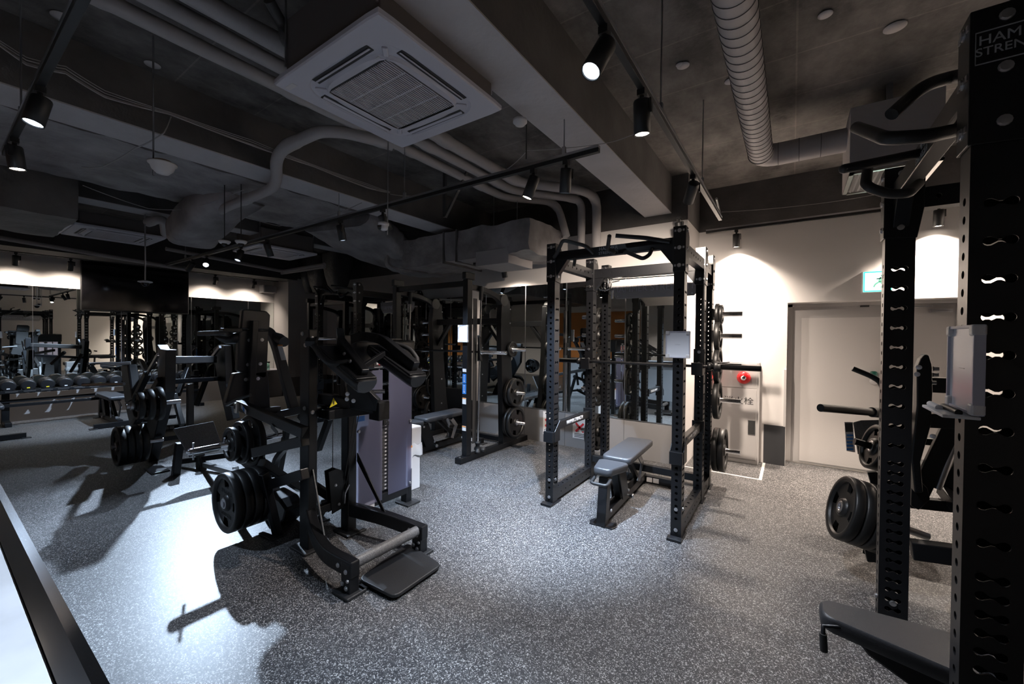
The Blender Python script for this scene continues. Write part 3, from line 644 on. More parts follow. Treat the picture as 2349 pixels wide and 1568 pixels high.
# ---- wrapped ducts
def duct(label, m, mt='wrap', name='wrapped_duct'): return tag(m.build(name, mt), label, 'duct')
duct('broad wrapped duct running between the two left beams', wrapbox(-6.35, -4.75, -1.5, 3.4, 3.24, 3.6, .08, .03, 3.))
duct('big black wrapped duct box at the left edge of the picture', wrapbox(-7.9, -6.47, YB, 1.0, 2.84, 3.64, .08, .02, 3.), 'wrapd')
m = wrapbox(-5.1, -2.72, 4.35, 5.2, 2.68, 3.1, .07, .028, 3.5); bd = duct('box-shaped wrapped duct in front of the mirror wall', m)
m = MB()
for x in (-4.2, -3.95): m.box((x-.012, 4.33, 2.66), (x+.012, 5.22, 3.12))
m.build('flange', 'wrapd', bd)
def loft(secs, amp=.025, sc_=3.):
    """secs = list of (center, half-width vec, half-height vec) superellipse sections"""
    m = MB(); seg = 36; vs = []
    for c, a_, b_ in secs:
        c, a_, b_ = V(c), V(a_), V(b_)
        for k in range(seg):
            t = 2*PI*k/seg; cs, sn = math.cos(t), math.sin(t); n_ = (abs(cs)**4+abs(sn)**4)**(-.25)
            p = c+a_*cs*n_+b_*sn*n_; vs.append(p+noise.noise_vector(p*sc_)*amp+noise.noise_vector(p*sc_*2.5)*amp*.4)
    fs = [(i*seg+k, i*seg+(k+1) % seg, (i+1)*seg+(k+1) % seg, (i+1)*seg+k) for i in range(len(secs)-1) for k in range(seg)]
    return m.add(vs, fs, True).add(vs[:seg], [tuple(range(seg))]).add(vs[-seg:], [tuple(range(seg))])
def sweep(pts, hw, hh, n=26):
    """horizontal sweep with rectangular section: pts control polyline"""
    pts = bend(pts, .8, 8); L = [0]
    for a_, b_ in zip(pts, pts[1:]): L.append(L[-1]+(b_-a_).length)
    secs = []
    for i in range(n+1):
        s_ = L[-1]*i/n; j = max(k for k in range(len(L)-1) if L[k] <= s_+1e-9); f_ = (s_-L[j])/(L[j+1]-L[j]); p = pts[j].lerp(pts[j+1], f_)
        d = (pts[j+1]-pts[j]).normalized(); sd_ = d.cross(V((0, 0, 1))).normalized(); up = sd_.cross(d)
        secs.append((p, sd_*hw, up*hh))
    return secs
duct('wide curved wrapped duct elbow dropping towards the mirror bay', loft(sweep([(-5.55, 3.5, 3.35), (-5.75, 4.4, 3.1), (-5.45, 4.95, 2.88), (-5.16, 4.85, 2.88)], .62, .22, 30), .03))
duct('wrapped round duct dropping behind the bent pipe, above the far air conditioner', loft(sweep([A(560, 430, z=3.38), A(500, 470, z=3.2), A(455, 515, z=3.0), A(440, 535, z=2.94)], .27, .2, 14), .02))
for k, (px, w_) in enumerate(((735, .33), (775, .33), (716, .18))):
    c = A(px, 640, y=5.9); secs = [(c+V((0, .15*math.sin(t)*0, .55*math.cos(t)*1-.1)), V((w_, 0, 0)), V((0, w_*.8, 0))) for t in [0, .5, 1, 1.4, 1.57]]
    secs = [((c.x, 5.9-.0*i, 3.6-.18*i), V((w_*(1-.02*i*i), 0, 0)), V((0, .3*(1-.02*i*i), 0))) for i in range(6)]
    duct(('left', 'right', 'outermost left')[k]+' bulging dark duct drop above the far smith machine', loft(secs, .01), 'wrapd')
# white ceiling panel left of far cassette and dark boxes
m = MB(); m.box((-8.65, YB, 2.985), (-7.6, 1.13, 3.02)); struct('trim_5', m, 'acwhite')
m = MB(); m.box((-10.9, YB, 2.98), (-10.3, 5.43, 3.66)); struct('trim_6', m, 'soffit')
# projector-like dark box hanging under the box duct
cb = thing('ceiling_box_unit', 'grey metal box unit hung under the wrapped duct left of the power rack', 'ventilation unit', (-3.5, 4.6, 2.7))
c = A(1160, 607, y=4.6); m = MB(); m.prism([(c.x-.33, 4.35, c.z-.03), (c.x+.22, 4.35, c.z-.03), (c.x+.22, 4.95, c.z-.03), (c.x-.33, 4.95, c.z-.03)], (0, 0, .2)); m.build('unit_body', 'pipe', cb, bevel=.006)
m = MB(); m.box((c.x-.5, 4.5, c.z+.03), (c.x-.33, 4.56, c.z+.06)); m.build('side_arm', 'black', cb)
for x in (-.25, .15):
    m = MB(); m.cyl((c.x+x, 4.65, c.z+.1), (c.x+x, 4.65, 3.64), .005, 8); m.build('hanger_rod', 'steel', cb)
# ================================================================ WEIGHT PLATES
PLC = {}
def plate_mesh(R, T, txt=False):
    """plate around local origin, axis +Y (front face towards -Y)"""
    key = (round(R, 3), round(T, 3), txt)
    if key in PLC: return PLC[key]
    N = 48; m = MB(); h = T/2; rr = [.03, .07, R*.50, R*.80, R]
    m.lathe((0, 0, 0), (0, -1, 0), [(R*.80, h*.35), (R*.83, h*.9), (R*.86, h), (R*.97, h), (R, h*.75), (R, -h*.75), (R*.97, -h), (R*.86, -h), (R*.83, -h*.9), (R*.80, -h*.35)], N)
    m.lathe((0, 0, 0), (0, -1, 0), [(.027, -h), (.027, h), (.055, h), (.065, h*.35)], N); m.lathe((0, 0, 0), (0, 1, 0), [(.055, h), (.065, h*.35)], N)
    slot = lambda k: R > .13 and any(abs(((k+.5)/N*4-q+.5) % 4-.5) < .17 for q in range(4))
    for sg in (1, -1):
        z = h*.35*sg
        P = lambda r, k: (r*math.cos(2*PI*k/N), -z, r*math.sin(2*PI*k/N))
        for k in range(N):
            rads = [.06, R*.5, R*.8] if not slot(k) else [.06, R*.52]
            for a, b in zip(rads, rads[1:]):
                q = [P(a, k), P(b, k), P(b, k+1), P(a, k+1)]; m.add(q if sg > 0 else q[::-1], [(0, 1, 2, 3)])
            if slot(k):
                a = R*.52; m.add([P(a, k), P(a, k+1), (a*math.cos(2*PI*(k+1)/N), 0, a*math.sin(2*PI*(k+1)/N)), (a*math.cos(2*PI*k/N), 0, a*math.sin(2*PI*k/N))], [(0, 1, 2, 3)])
                if not slot(k-1): m.add([P(a, k), P(R*.8, k), (R*.8*math.cos(2*PI*k/N), 0, R*.8*math.sin(2*PI*k/N)), (a*math.cos(2*PI*k/N), 0, a*math.sin(2*PI*k/N))], [(0, 1, 2, 3)])
                if not slot(k+1): m.add([P(a, k+1), P(R*.8, k+1), (R*.8*math.cos(2*PI*(k+1)/N), 0, R*.8*math.sin(2*PI*(k+1)/N)), (a*math.cos(2*PI*(k+1)/N), 0, a*math.sin(2*PI*(k+1)/N))], [(0, 1, 2, 3)])
    body = m
    hub = MB(); hub.lathe((0, 0, 0), (0, -1, 0), [(.0255, -h-.002), (.0255, h+.002), (.038, h+.002), (.04, h)], 28); hub.lathe((0, 0, 0), (0, 1, 0), [(.038, h+.002), (.04, h)], 28)
    def mk(mb, nm, mt):
        me = bpy.data.meshes.new(nm); me.from_pydata(mb.v, [], mb.f); me.polygons.foreach_set('use_smooth', mb.sm); me.materials.append(M_[mt]); me.update(); return me
    a = mk(body, 'weight_plate', 'plate'); b = mk(hub, 'hub', 'steel'); c = None
    if txt:
        o = bpy.data.objects.new('t', a)
        c = text('lettering', 'HAMMER', .043, (0, -h*.35-.0012, R*.36), (1, 0, 0), (0, 0, 1), 'black').data
        d_ = text('lettering', 'STRENGTH', .036, (0, -h*.35-.0012, -R*.42), (1, 0, 0), (0, 0, 1), 'black').data
        for q in [x for x in bpy.data.objects if x.data in (c, d_)]: bpy.data.objects.remove(q)
        bpy.data.objects.remove(o); c = (c, d_)
    PLC[key] = (a, b, c); return PLC[key]
def plate(c, ax, R, T, label, group, txt=False, roll=0.):
    a, b, t = plate_mesh(R, T, txt); ax = V(ax).normalized()
    r = V((0, -1, 0)).rotation_difference(ax); q = r @ (Matrix.Rotation(roll, 4, 'Y').to_quaternion())
    o = bpy.data.objects.new('weight_plate', a); COL.objects.link(o); o.location = c; o.rotation_mode = 'QUATERNION'; o.rotation_quaternion = q
    tag(o, label, 'weight plate', group)
    h = bpy.data.objects.new('hub', b); COL.objects.link(h); h.parent = o
    if t:
        for n_, x in zip(('lettering', 'lettering'), t):
            k = bpy.data.objects.new(n_, x); COL.objects.link(k); k.parent = o
    return o
# ================================================================ POWER RACK
def bolt(m, p, ax, r=.012, h=.008): m.lathe(p, ax, [(r*1.25, 0), (r*1.25, .003), (r, .003), (r, h), (0, h+.001)], 12, False)
PX, PY, PH = .08, .10, 2.40
SX, SY = .08, .10
def rack(loc, label, group=None, WD=1.155, depth=(0., .90, 1.36), pegs=True, safety=True, grips=True):
    """origin on the floor between the two front posts; +y is the back"""
    L = V(loc); t = thing('power_rack', label, 'power rack', tuple(loc), group); hw = WD/2
    O = lambda x, y, z: L+V((x, y, z))
    zs1 = [.16+.0508*k for k in range(37)]; zs2 = [.20+.0508*k for k in range(16)]+[1.055+.1016*k for k in range(10)]
    for sx in (-1, 1):
        for yi, y in enumerate(depth):
            m = MB(); x0, x1, y0, y1 = sx*hw-SX/2, sx*hw+SX/2, y-SY/2, y+SY/2
            m.holed(O(x0, y0, 0), (1, 0, 0), (0, 0, 1), (0, 1, 0), SX, PH, zs1, rh=.0115)
            m.holed(O(x1, y1, 0), (-1, 0, 0), (0, 0, 1), (0, -1, 0), SX, PH, zs1, rh=.0115)
            m.holed(O(x1, y0, 0), (0, 1, 0), (0, 0, 1), (-1, 0, 0), SY, PH, zs2, rh=.0125, dbl=.020, N=40)
            m.holed(O(x0, y1, 0), (0, -1, 0), (0, 0, 1), (1, 0, 0), SY, PH, zs2, rh=.0125, dbl=.020, N=40)
            m.add([O(x0, y0, PH), O(x1, y0, PH), O(x1, y1, PH), O(x0, y1, PH)], [(0, 1, 2, 3)])
            m.build('upright', 'metal', t)
            # foot plate
            m = MB(); f = -.09 if yi == 0 else -.05
            m.box(O(x0-.015, y0+f+.02, 0), O(x1+.015, y1+.05, .012)); 
            if yi == 0: m.prism([O(x0-.015, y0-.07, .012), O(x0-.015, y0-.02, .012), O(x0-.015, y0-.02, .03), O(x0-.015, y0-.07, .022)], (SX+.03, 0, 0))
            m.build('foot_plate', 'metal', t, bevel=.003)
            # top bracket plates with bolts
            m = MB()
            for s2 in (-1, 1):
                xx = sx*hw+s2*(SX/2+.004)
                m.prism([O(xx-.004, y0-.004, 2.13), O(xx-.004, y0-.004, 2.49), O(xx-.004, y1-.015, 2.49), O(xx-.004, y1+.03, 2.42), O(xx-.004, y1+.03, 2.28), O(xx-.004, y1+.004, 2.12)], (.008, 0, 0))
            m.box(O(x0-.008, y0-.008, 2.13), O(x1+.008, y0, 2.49)); m.box(O(x0-.008, y0, 2.482), O(x1+.008, y1-.015, 2.49))
            m.build('top_bracket', 'metal', t, bevel=.003)
            m = MB()
            for z in (2.455, 2.32, 2.18):
                bolt(m, O(sx*hw, y0-.008, z), (0, -1, 0), .013)
                for s2 in (-.031, .031): m.box(O(sx*hw+s2-.007, y0-.011, z-.008), O(sx*hw+s2+.007, y0-.008, z+.008))
                for s2 in (-1, 1): bolt(m, O(sx*hw+s2*(SX/2+.008), y, z), (s2, 0, 0), .012)
            if yi == 0:
                for z in (.07, .235): bolt(m, O(sx*hw, y0, z), (0, -1, 0), .012)
                bolt(m, O(sx*hw+SX/2, y, .235), (1, 0, 0), .012)
            m.build('bolts', 'bolt', t)
        # side rails bottom + top (holes)
        m = MB(); ya, yb = depth[0]+SY/2, depth[-1]-SY/2; z0, z1 = .03, .13; x0, x1 = sx*hw-.035, sx*hw+.035
        hs = [.08+.1*k for k in range(int((yb-ya-.1)/.1))]
        m.holed(O(x0, ya, z1), (1, 0, 0), (0, 1, 0), (0, 0, -1), .07, yb-ya, hs, rh=.011)
        m.holed(O(x1, ya, z0), (0, 0, 1), (0, 1, 0), (-1, 0, 0), .10, yb-ya, hs, rh=.008)
        m.holed(O(x0, ya, z0), (0, 0, 1), (0, 1, 0), (1, 0, 0), .10, yb-ya, hs, rh=.008)
        m.add([O(x0, ya, z0), O(x1, ya, z0), O(x1, yb, z0), O(x0, yb, z0)], [(3, 2, 1, 0)]); m.build('base_rail', 'metal', t)
        m = MB(); z0, z1 = 2.27, 2.37
        m.holed(O(x1, ya, z0), (0, 0, 1), (0, 1, 0), (-1, 0, 0), .10, yb-ya, hs, rh=.011)
        m.holed(O(x0, ya, z0), (0, 0, 1), (0, 1, 0), (1, 0, 0), .10, yb-ya, hs, rh=.011)
        m.box(O(x0, ya, z1-.002), O(x1, yb, z1)); m.box(O(x0, ya, z0), O(x1, yb, z0+.002)); m.build('top_rail', 'metal', t)
    # crossmembers
    yb = depth[-1]; ym = depth[1]
    m = MB(); m.holed(O(-hw+SX/2, ym-.035, 2.27), (0, 0, 1), (1, 0, 0), (0, 1, 0), .1, WD-SX, [.1+.105*k for k in range(9)], rh=.011); m.box(O(-hw+SX/2, ym-.033, 2.27), O(hw-SX/2, ym+.035, 2.37)); m.build('top_crossmember', 'metal', t)
    m = MB(); m.holed(O(-hw+SX/2, yb-.035, 2.33), (0, 0, 1), (1, 0, 0), (0, 1, 0), .08, WD-SX, [.1+.105*k for k in range(9)], rh=.011); m.box(O(-hw+SX/2, yb-.033, 2.33), O(hw-SX/2, yb+.035, 2.41)); m.build('rear_crossmember', 'metal', t)
    m = MB(); m.box(O(-hw+SX/2, yb-.03, .04), O(hw-SX/2, yb+.03, .12)); m.box(O(-hw+SX/2, ym-.03, .19), O(hw-SX/2, ym+.03, .26)); m.build('base_crossmember', 'metal', t, bevel=.004)
    # sign plate with lettering
    sgn = MB(); sgn.prism([O(-hw+.05, yb-.045, 2.30), O(hw-.05, yb-.045, 2.30), O(hw-.05, yb-.045, 2.18), O(hw-.14, yb-.045, 2.07), O(-hw+.14, yb-.045, 2.07), O(-hw+.05, yb-.045, 2.18)], (0, .008, 0)); sg = sgn.build('sign_plate', 'signp', t, bevel=.003)
    text('lettering', 'HAMMER STRENGTH', .105, O(0, yb-.0475, 2.18), (1, 0, 0), (0, 0, 1), 'acwhite', sg, ext=.004, wscale=.98)
    m = MB()
    for x in (-hw+.08, hw-.08):
        for z in (2.27, 2.19): m.sphere(O(x if z > 2.2 else x*.84, yb-.047, z if z > 2.2 else 2.1), .009, 10)
    m.build('sign_bolts', 'bolt', sg)
    # front pull-up bar
    m = MB(); m.bar(O(-hw+SX/2, .0, 2.37), O(hw-SX/2, .0, 2.37), .06, .085); m.build('pull_up_crossbar', 'metal', t, bevel=.004)
    text('lettering', 'HAMMER', .043, O(-.02, -.0315, 2.387), (1, 0, 0), (0, 0, 1), 'print', t); text('lettering', 'STRENGTH', .036, O(-.02, -.0315, 2.349), (1, 0, 0), (0, 0, 1), 'print', t)
    for sx in (-1, 1):
        m = MB(); m.prism([O(sx*(hw-SX/2), -.03, 2.33), O(sx*(hw-.16), -.03, 2.33), O(sx*(hw-SX/2), -.03, 2.17)], (0, .06, 0)); m.build('gusset', 'metal', t, bevel=.002)
        m = MB(); m.prism([O(sx*(hw-SX/2), ym-.03, 2.28), O(sx*(hw-.16), ym-.03, 2.28), O(sx*(hw-SX/2), ym-.03, 2.12)], (0, .06, 0)); m.build('gusset', 'metal', t, bevel=.002)
        if not grips: continue
        if sx < 0: g = (('angled_pull_up_grip', [(-hw+.03, -.05, 2.36), (-hw+.08, -.09, 2.38), (-.36, -.24, 2.46), (-.19, -.12, 2.41), (-.16, -.03, 2.36)], .017), ('short_peg_grip', [(-.34, -.03, 2.33), (-.34, -.05, 2.26)], .015), ('neutral_grip', [(.02, -.02, 2.37), (.05, -.07, 2.33), (.0, -.10, 2.36), (.07, -.24, 2.44)], .017))
        else: g = (('straight_pull_up_grip', [(hw-.08, -.03, 2.38), (hw-.26, -.10, 2.42), (.10, -.18, 2.45)], .018), ('looped_grip', [(.13, -.03, 2.33), (.15, -.08, 2.33), (.32, -.15, 2.24), (.36, -.12, 2.27), (.36, -.03, 2.34)], .016))
        for nm_, ps, rr in g:
            m = MB(); m.tube(bend([O(*p) for p in ps], .04), rr, 12); m.build(nm_, 'rubber', t)
    if safety:
        for sx in (-1, 1):
            m = MB(); m.bar(O(sx*hw, SY/2+.01, .735), O(sx*hw, ym-SY/2-.01, .735), .05, .075); b_ = m.build('safety_bar', 'metal', t, bevel=.004)
            m = MB(); m.box(O(sx*hw-.05, -.085, .60), O(sx*hw+.05, -.05, .70)); m.prism([O(sx*hw-.055, -.05, .60), O(sx*hw-.055, .06, .60), O(sx*hw-.055, .06, .80), O(sx*hw-.055, -.05, .70)], (.008, 0, 0)); m.prism([O(sx*hw+.047, -.05, .60), O(sx*hw+.047, .06, .60), O(sx*hw+.047, .06, .80), O(sx*hw+.047, -.05, .70)], (.008, 0, 0))
            m.build('safety_hook', 'metal', t, bevel=.003); m = MB()
            m.box(O(sx*hw-.055, ym-SY/2-.02, .68), O(sx*hw+.055, ym-SY/2+.0, .80)); m.build('safety_hook', 'metal', t, bevel=.003)
            text('lettering', 'HAMMER STRENGTH', .052, O(sx*hw+.0265, ym/2, .735), (0, 1, 0), (0, 0, 1), 'sticker', b_, wscale=.8)
            # J hooks on the middle posts
            m = MB(); x0, x1 = sx*hw-.05, sx*hw+.05; yf = ym-SY/2
            m.box(O(x0, yf-.012, 1.25), O(x1, yf, 1.50)); m.box(O(x0, yf-.10, 1.25), O(x1, yf-.012, 1.315)); m.prism([O(x0, yf-.10, 1.25), O(x0, yf-.115, 1.25), O(x0, yf-.125, 1.37), O(x0, yf-.105, 1.37)], (x1-x0, 0, 0)); m.build('j_hook', 'metal', t, bevel=.004)
            m = MB()
            for z in (1.36, 1.47): bolt(m, O(sx*hw, yf-.012, z), (0, -1, 0), .012)
            m.build('hook_bolts', 'bolt', t)
    if pegs:
        for sx in (-1, 1):
            for z in PEGZ:
                m = MB(); x0 = sx*(hw+SX/2); m.lathe(O(x0, yb, z), (sx, 0, 0), [(0, 0), (.035, 0), (.035, .02), (.025, .02), (.025, .275), (.022, .28), (0, .28)], 20); m.build('storage_peg', 'chrome', t)
                m = MB(); m.box(O(x0, yb-.04, z-.06), O(x0+sx*.012, yb+.04, z+.06)); m.build('peg_bracket', 'metal', t)
                m = MB()
                for dz in (-.045, .045): bolt(m, O(x0+sx*.012, yb, z+dz), (sx, 0, 0), .01, .012)
                m.build('peg_bolts', 'steel', t)
    return t
PEGZ = (1.86, 1.63, 1.32, .95, .42)
RL = (-1.3215, 3.47, 0)
r1 = rack(RL, 'tall black power rack with a barbell and bench, in front of the mirror wall', 'large black power racks')
def rack_plates(L, tags, WD=1.155, yb=1.36, sides=(-1, 1)):
    hw = WD/2+SX/2
    spec = {0: [(.115, .035), (.10, .028)], 1: [(.165, .05)], 2: [(.19, .05)], 3: [(.205, .052)], 4: [(.228, .055), (.228, .055)]}
    nm = ('top', 'second', 'third', 'fourth', 'lowest')
    for sx in sides:
        for i, z in enumerate(PEGZ):
            off = .03
            for j, (R, T) in enumerate(spec[i]):
                lab = '%s%s black plate on the %s %s peg of %s' % (('inner ', 'outer ')[j] if len(spec[i]) > 1 else '', {0: 'small', 1: 'medium', 2: 'medium', 3: 'large', 4: 'largest'}[i], nm[i], 'right' if sx > 0 else 'left', tags)
                plate((L[0]+sx*(hw+off+T/2), L[1]+yb, z), (sx, 0, 0), R, T, lab, 'weight plates on the power rack pegs', roll=.3*i+j); off += T+.004
rack_plates(RL, 'the main power rack')
# barbell on the J hooks
def barbell(c, label, L=2.2, ax=(1, 0, 0), r=.014, sleeve=.43, dark=True):
    t = thing('barbell', label, 'barbell', tuple(c)); c = V(c); a = V(ax)
    m = MB(); m.cyl(c-a*(L/2-sleeve), c+a*(L/2-sleeve), r, 16); m.build('shaft', 'metal' if dark else 'steel', t)
    for s in (-1, 1):
        m = MB(); m.lathe(c+a*s*(L/2-sleeve), a*s, [(0, -.01), (.038, -.01), (.038, .02), (.03, .03), (.025, .03), (.025, sleeve-.004), (.022, sleeve), (0, sleeve)], 24); m.build('sleeve', 'metal' if dark else 'chrome', t)
    return t
barbell((-1.32, RL[1]+.90-.05-.056, 1.335), 'black barbell resting on the hooks of the power rack')
t = thing('bar_collar', 'black spring collar on the right sleeve of the barbell', 'collar', (-.55, 4.26, 1.335))
m = MB(); m.lathe((-.60, RL[1]+.794, 1.335), (1, 0, 0), [(.027, 0), (.05, 0), (.052, .01), (.052, .03), (.044, .04), (.05, .05), (.05, .058), (.027, .058)], 24); m.build('collar_body', 'black', t); m = MB(); m.cyl((-.57, RL[1]+.76, 1.375), (-.47, RL[1]+.77, 1.385), .006, 8); m.build('lever', 'black', t)
# cable grips hanging from the rear left post
gh = thing('cable_attachment', 'chrome cable grips hanging at the top left of the power rack', 'cable handle', (-1.85, 4.7, 2.2))
for k in range(3):
    p = A(1388+7*k, 640, y=4.72); m = MB(); m.tube(bend([p, p+V((0, 0, -.09)), p+V((-.02, -.03, -.13)), p+V((-.06, -.03, -.13)), p+V((-.07, -.03, -.10))], .03), .007, 8); m.build('hook_rod', 'chrome', gh)
p = A(1388, 632, y=4.72); m = MB(); m.box(p+V((-.04, -.01, -.01)), p+V((.06, .02, .05))); m.build('mount_block', 'sticker', gh)
for k in range(3): p = A(1412, 638-4*k, y=4.72); m = MB(); m.tube(bend([p+V((-.07, 0, 0)), p+V((.0, -.05, .01*k)), p+V((.08, 0, 0))], .04), .006, 8); m.build('curved_hook', 'chrome', gh)
p = A(1404, 675, y=4.72); m = MB(); m.box(p+V((-.012, -.005, -.05)), p+V((.012, .005, .05))); m.build('hanging_tag', 'sticker', gh)
# small boards clipped to posts
def wboard(c, w, h, nrm, label, logo=True, shelf=False):
    """c centre; nrm facing"""
    c = V(c); n = V(nrm).normalized(); u = V((0, 0, 1)).cross(n).normalized(); v = V((0, 0, 1)); t = thing('whiteboard', label, 'whiteboard', tuple(c))
    def slab(a, b, c0, c1, nm, mt, par, bev=0):
        m = MB(); ps = [c+u*x+v*z+n*c0 for x, z in ((a[0], a[1]), (b[0], a[1]), (b[0], b[1]), (a[0], b[1]))]; m.prism(ps, n*(c1-c0)); return m.build(nm, mt, par, bevel=bev)
    slab((-w/2, -h/2), (w/2, h/2), 0, .012, 'board_face', 'board', t); f = .008
    for a, b in (((-w/2-f, -h/2-f), (w/2+f, -h/2)), ((-w/2-f, h/2), (w/2+f, h/2+f)), ((-w/2-f, -h/2), (-w/2, h/2)), ((w/2, -h/2), (w/2+f, h/2))): slab(a, b, -.004, .018, 'frame', 'boardf', t, .001)
    for a in (-1, 1):
        for b in (-1, 1): slab((a*(w/2-.006)-.015, b*(h/2-.006)-.015), (a*(w/2-.006)+.015, b*(h/2-.006)+.015), -.006, .021, 'corner_cap', 'white', t, .005)
    text('lettering', '——', .02, c+n*.0125, u, v, 'print', t)
    if shelf:
        slab((-w/2, -h/2-.02), (w/2, -h/2-.012), .0, .07, 'pen_shelf', 'white', t, .002)
    return t
c = A(1553, 790, y=3.36); wboard((c.x, 3.395, c.z), .165, .195, (0, -1, 0), 'small whiteboard on the right front post of the power rack')
# second and third racks (dup of whole trees)
r2 = dup(r1, (-6.62, 4.2, 0), 0, 'power rack standing far back, behind the shoulder pad machine', 'large black power racks')
rack_plates((-6.62, 4.2, 0), 'the far power rack')
# ================================================================ NEAR RACK at right edge (faces -x)
NW = 1.235; NYA, NYB = 2.90, 1.665; NX = .452; SY = .116
nr = rack((0, 0, 0), 'black power rack cut off by the right edge, its perforated posts in the foreground', None, NW, (0., .95, 1.45), False, False, False)
_cy = (NYA+NYB)/2
def nloc(p): return V((-(p.y-_cy), p.x-NX, p.z))
for nm_, pts_, r_ in (('long_curved_grip', [A(2232, 172, x=.47), A(2190, 175, x=.45), A(2120, 195, x=.36), A(2045, 262, x=.27)], .021),
    ('angled_grip', [A(1965, 292, x=.2), A(2033, 318, x=.24), A(2130, 312, x=.34), A(2205, 296, x=.44), A(2230, 240, x=.47)], .021),
    ('straight_grip', [A(1936, 387, x=.17), A(2108, 352, x=.42)], .019),
    ('looped_grip', [A(1990, 388, x=.26), A(1985, 428, x=.24), A(2040, 445, x=.32), A(2085, 443, x=.38), A(2108, 420, x=.44)], .019)):
    m = MB(); m.tube(bend([nloc(p) for p in pts_], .08, 6), r_, 16); m.sphere(nloc(pts_[0]), r_, 12); m.build(nm_, 'rubber', nr)
text('lettering', 'HAMMER', .036, (NW/2+SX/2+.0092, .022, 2.402), (0, 1, 0), (0, 0, 1), 'print', nr); text('lettering', 'STRENGTH', .031, (NW/2+SX/2+.0092, .022, 2.372), (0, 1, 0), (0, 0, 1), 'print', nr)
m = MB()
for a_, b_ in (((-.1, .2), (.1, .203)), ((-.1, .115), (.1, .118)), ((-.1, .115), (-.098, .203)), ((.098, .115), (.1, .203))): m.box((NW/2+SX/2+.0085, .022+a_[0]*.78, 2.225+a_[1]), (NW/2+SX/2+.0095, .022+b_[0]*.78, 2.225+b_[1]))
m.build('logo_frame', 'print', nr)
nr.rotation_euler = (0, 0, -PI/2); nr.location = (NX, (NYA+NYB)/2, 0)
# bigger curved grips of the near rack
c = (A(2195, 755, x=.40)+A(2262, 950, x=.40))/2
wboard((.398, 1.622, c.z+.0), .20, .215, (-1, 0, 0), 'whiteboard with a pen shelf on the foreground post', shelf=True)
pn = A(2120, 925, x=.36)
tag(MB().cyl((.345, 1.63, c.z-.115), (.345, 1.72, c.z-.115), .008, 10).build('marker_pen', 'sticker'), 'white marker pen lying on the shelf of the foreground whiteboard', 'pen')
tag(MB().cyl((.365, 1.55, c.z-.115), (.365, 1.68, c.z-.115), .008, 10).build('marker_pen', 'black'), 'black marker pen lying on the shelf of the foreground whiteboard', 'pen')
# ================================================================ BENCHES
def padmesh(c, L, w, T, taper=1., tilt=0., r=.03):
    """upholstered pad centred at c, long axis +y, tilted up at +y by tilt"""
    m = MB(); n = 10; rings = []; c = V(c); pr = [(-.5, .94), (-.38, 1.), (.3, 1.), (.46, .97), (.5, .90)]
    def outline(k, z):
        pts = []; lx = w/2*k; ly = L/2*k+(k-1)*0
        rr = min(r*1.6, lx*.9)
        cs = [(lx, ly, 0), (-lx, ly, 1), (-lx, -ly, 2), (lx, -ly, 3)]
        for (cx, cy, q) in cs:
            sx, sy = (1 if cx > 0 else -1), (1 if cy > 0 else -1)
            tx = 1. if cy > 0 else taper
            for j in range(7):
                a = PI/2*(q+j/6); pts.append(((cx*tx-sx*rr)+rr*math.cos(a), (cy-sy*rr)+rr*math.sin(a), z))
        return pts
    prof = [(-T/2, .95), (-T/2+.006, .985), (-T*.1, 1.), (T*.25, 1.), (T*.42, .985), (T/2, .95)]
    R = Matrix.Rotation(tilt, 3, 'X'); vs = []
    for z, k in prof:
        kx = k; vs += [c+R @ V((x, y, z)) for x, y, z in outline(k, z)]
    N = 28; fs = [(i*N+j, i*N+(j+1) % N, (i+1)*N+(j+1) % N, (i+1)*N+j) for i in range(len(prof)-1) for j in range(N)]
    m.add(vs, fs, True); m.add(vs[:N], [tuple(range(N-1, -1, -1))]); m.add(vs[-N:], [tuple(range(N))], True)
    return m
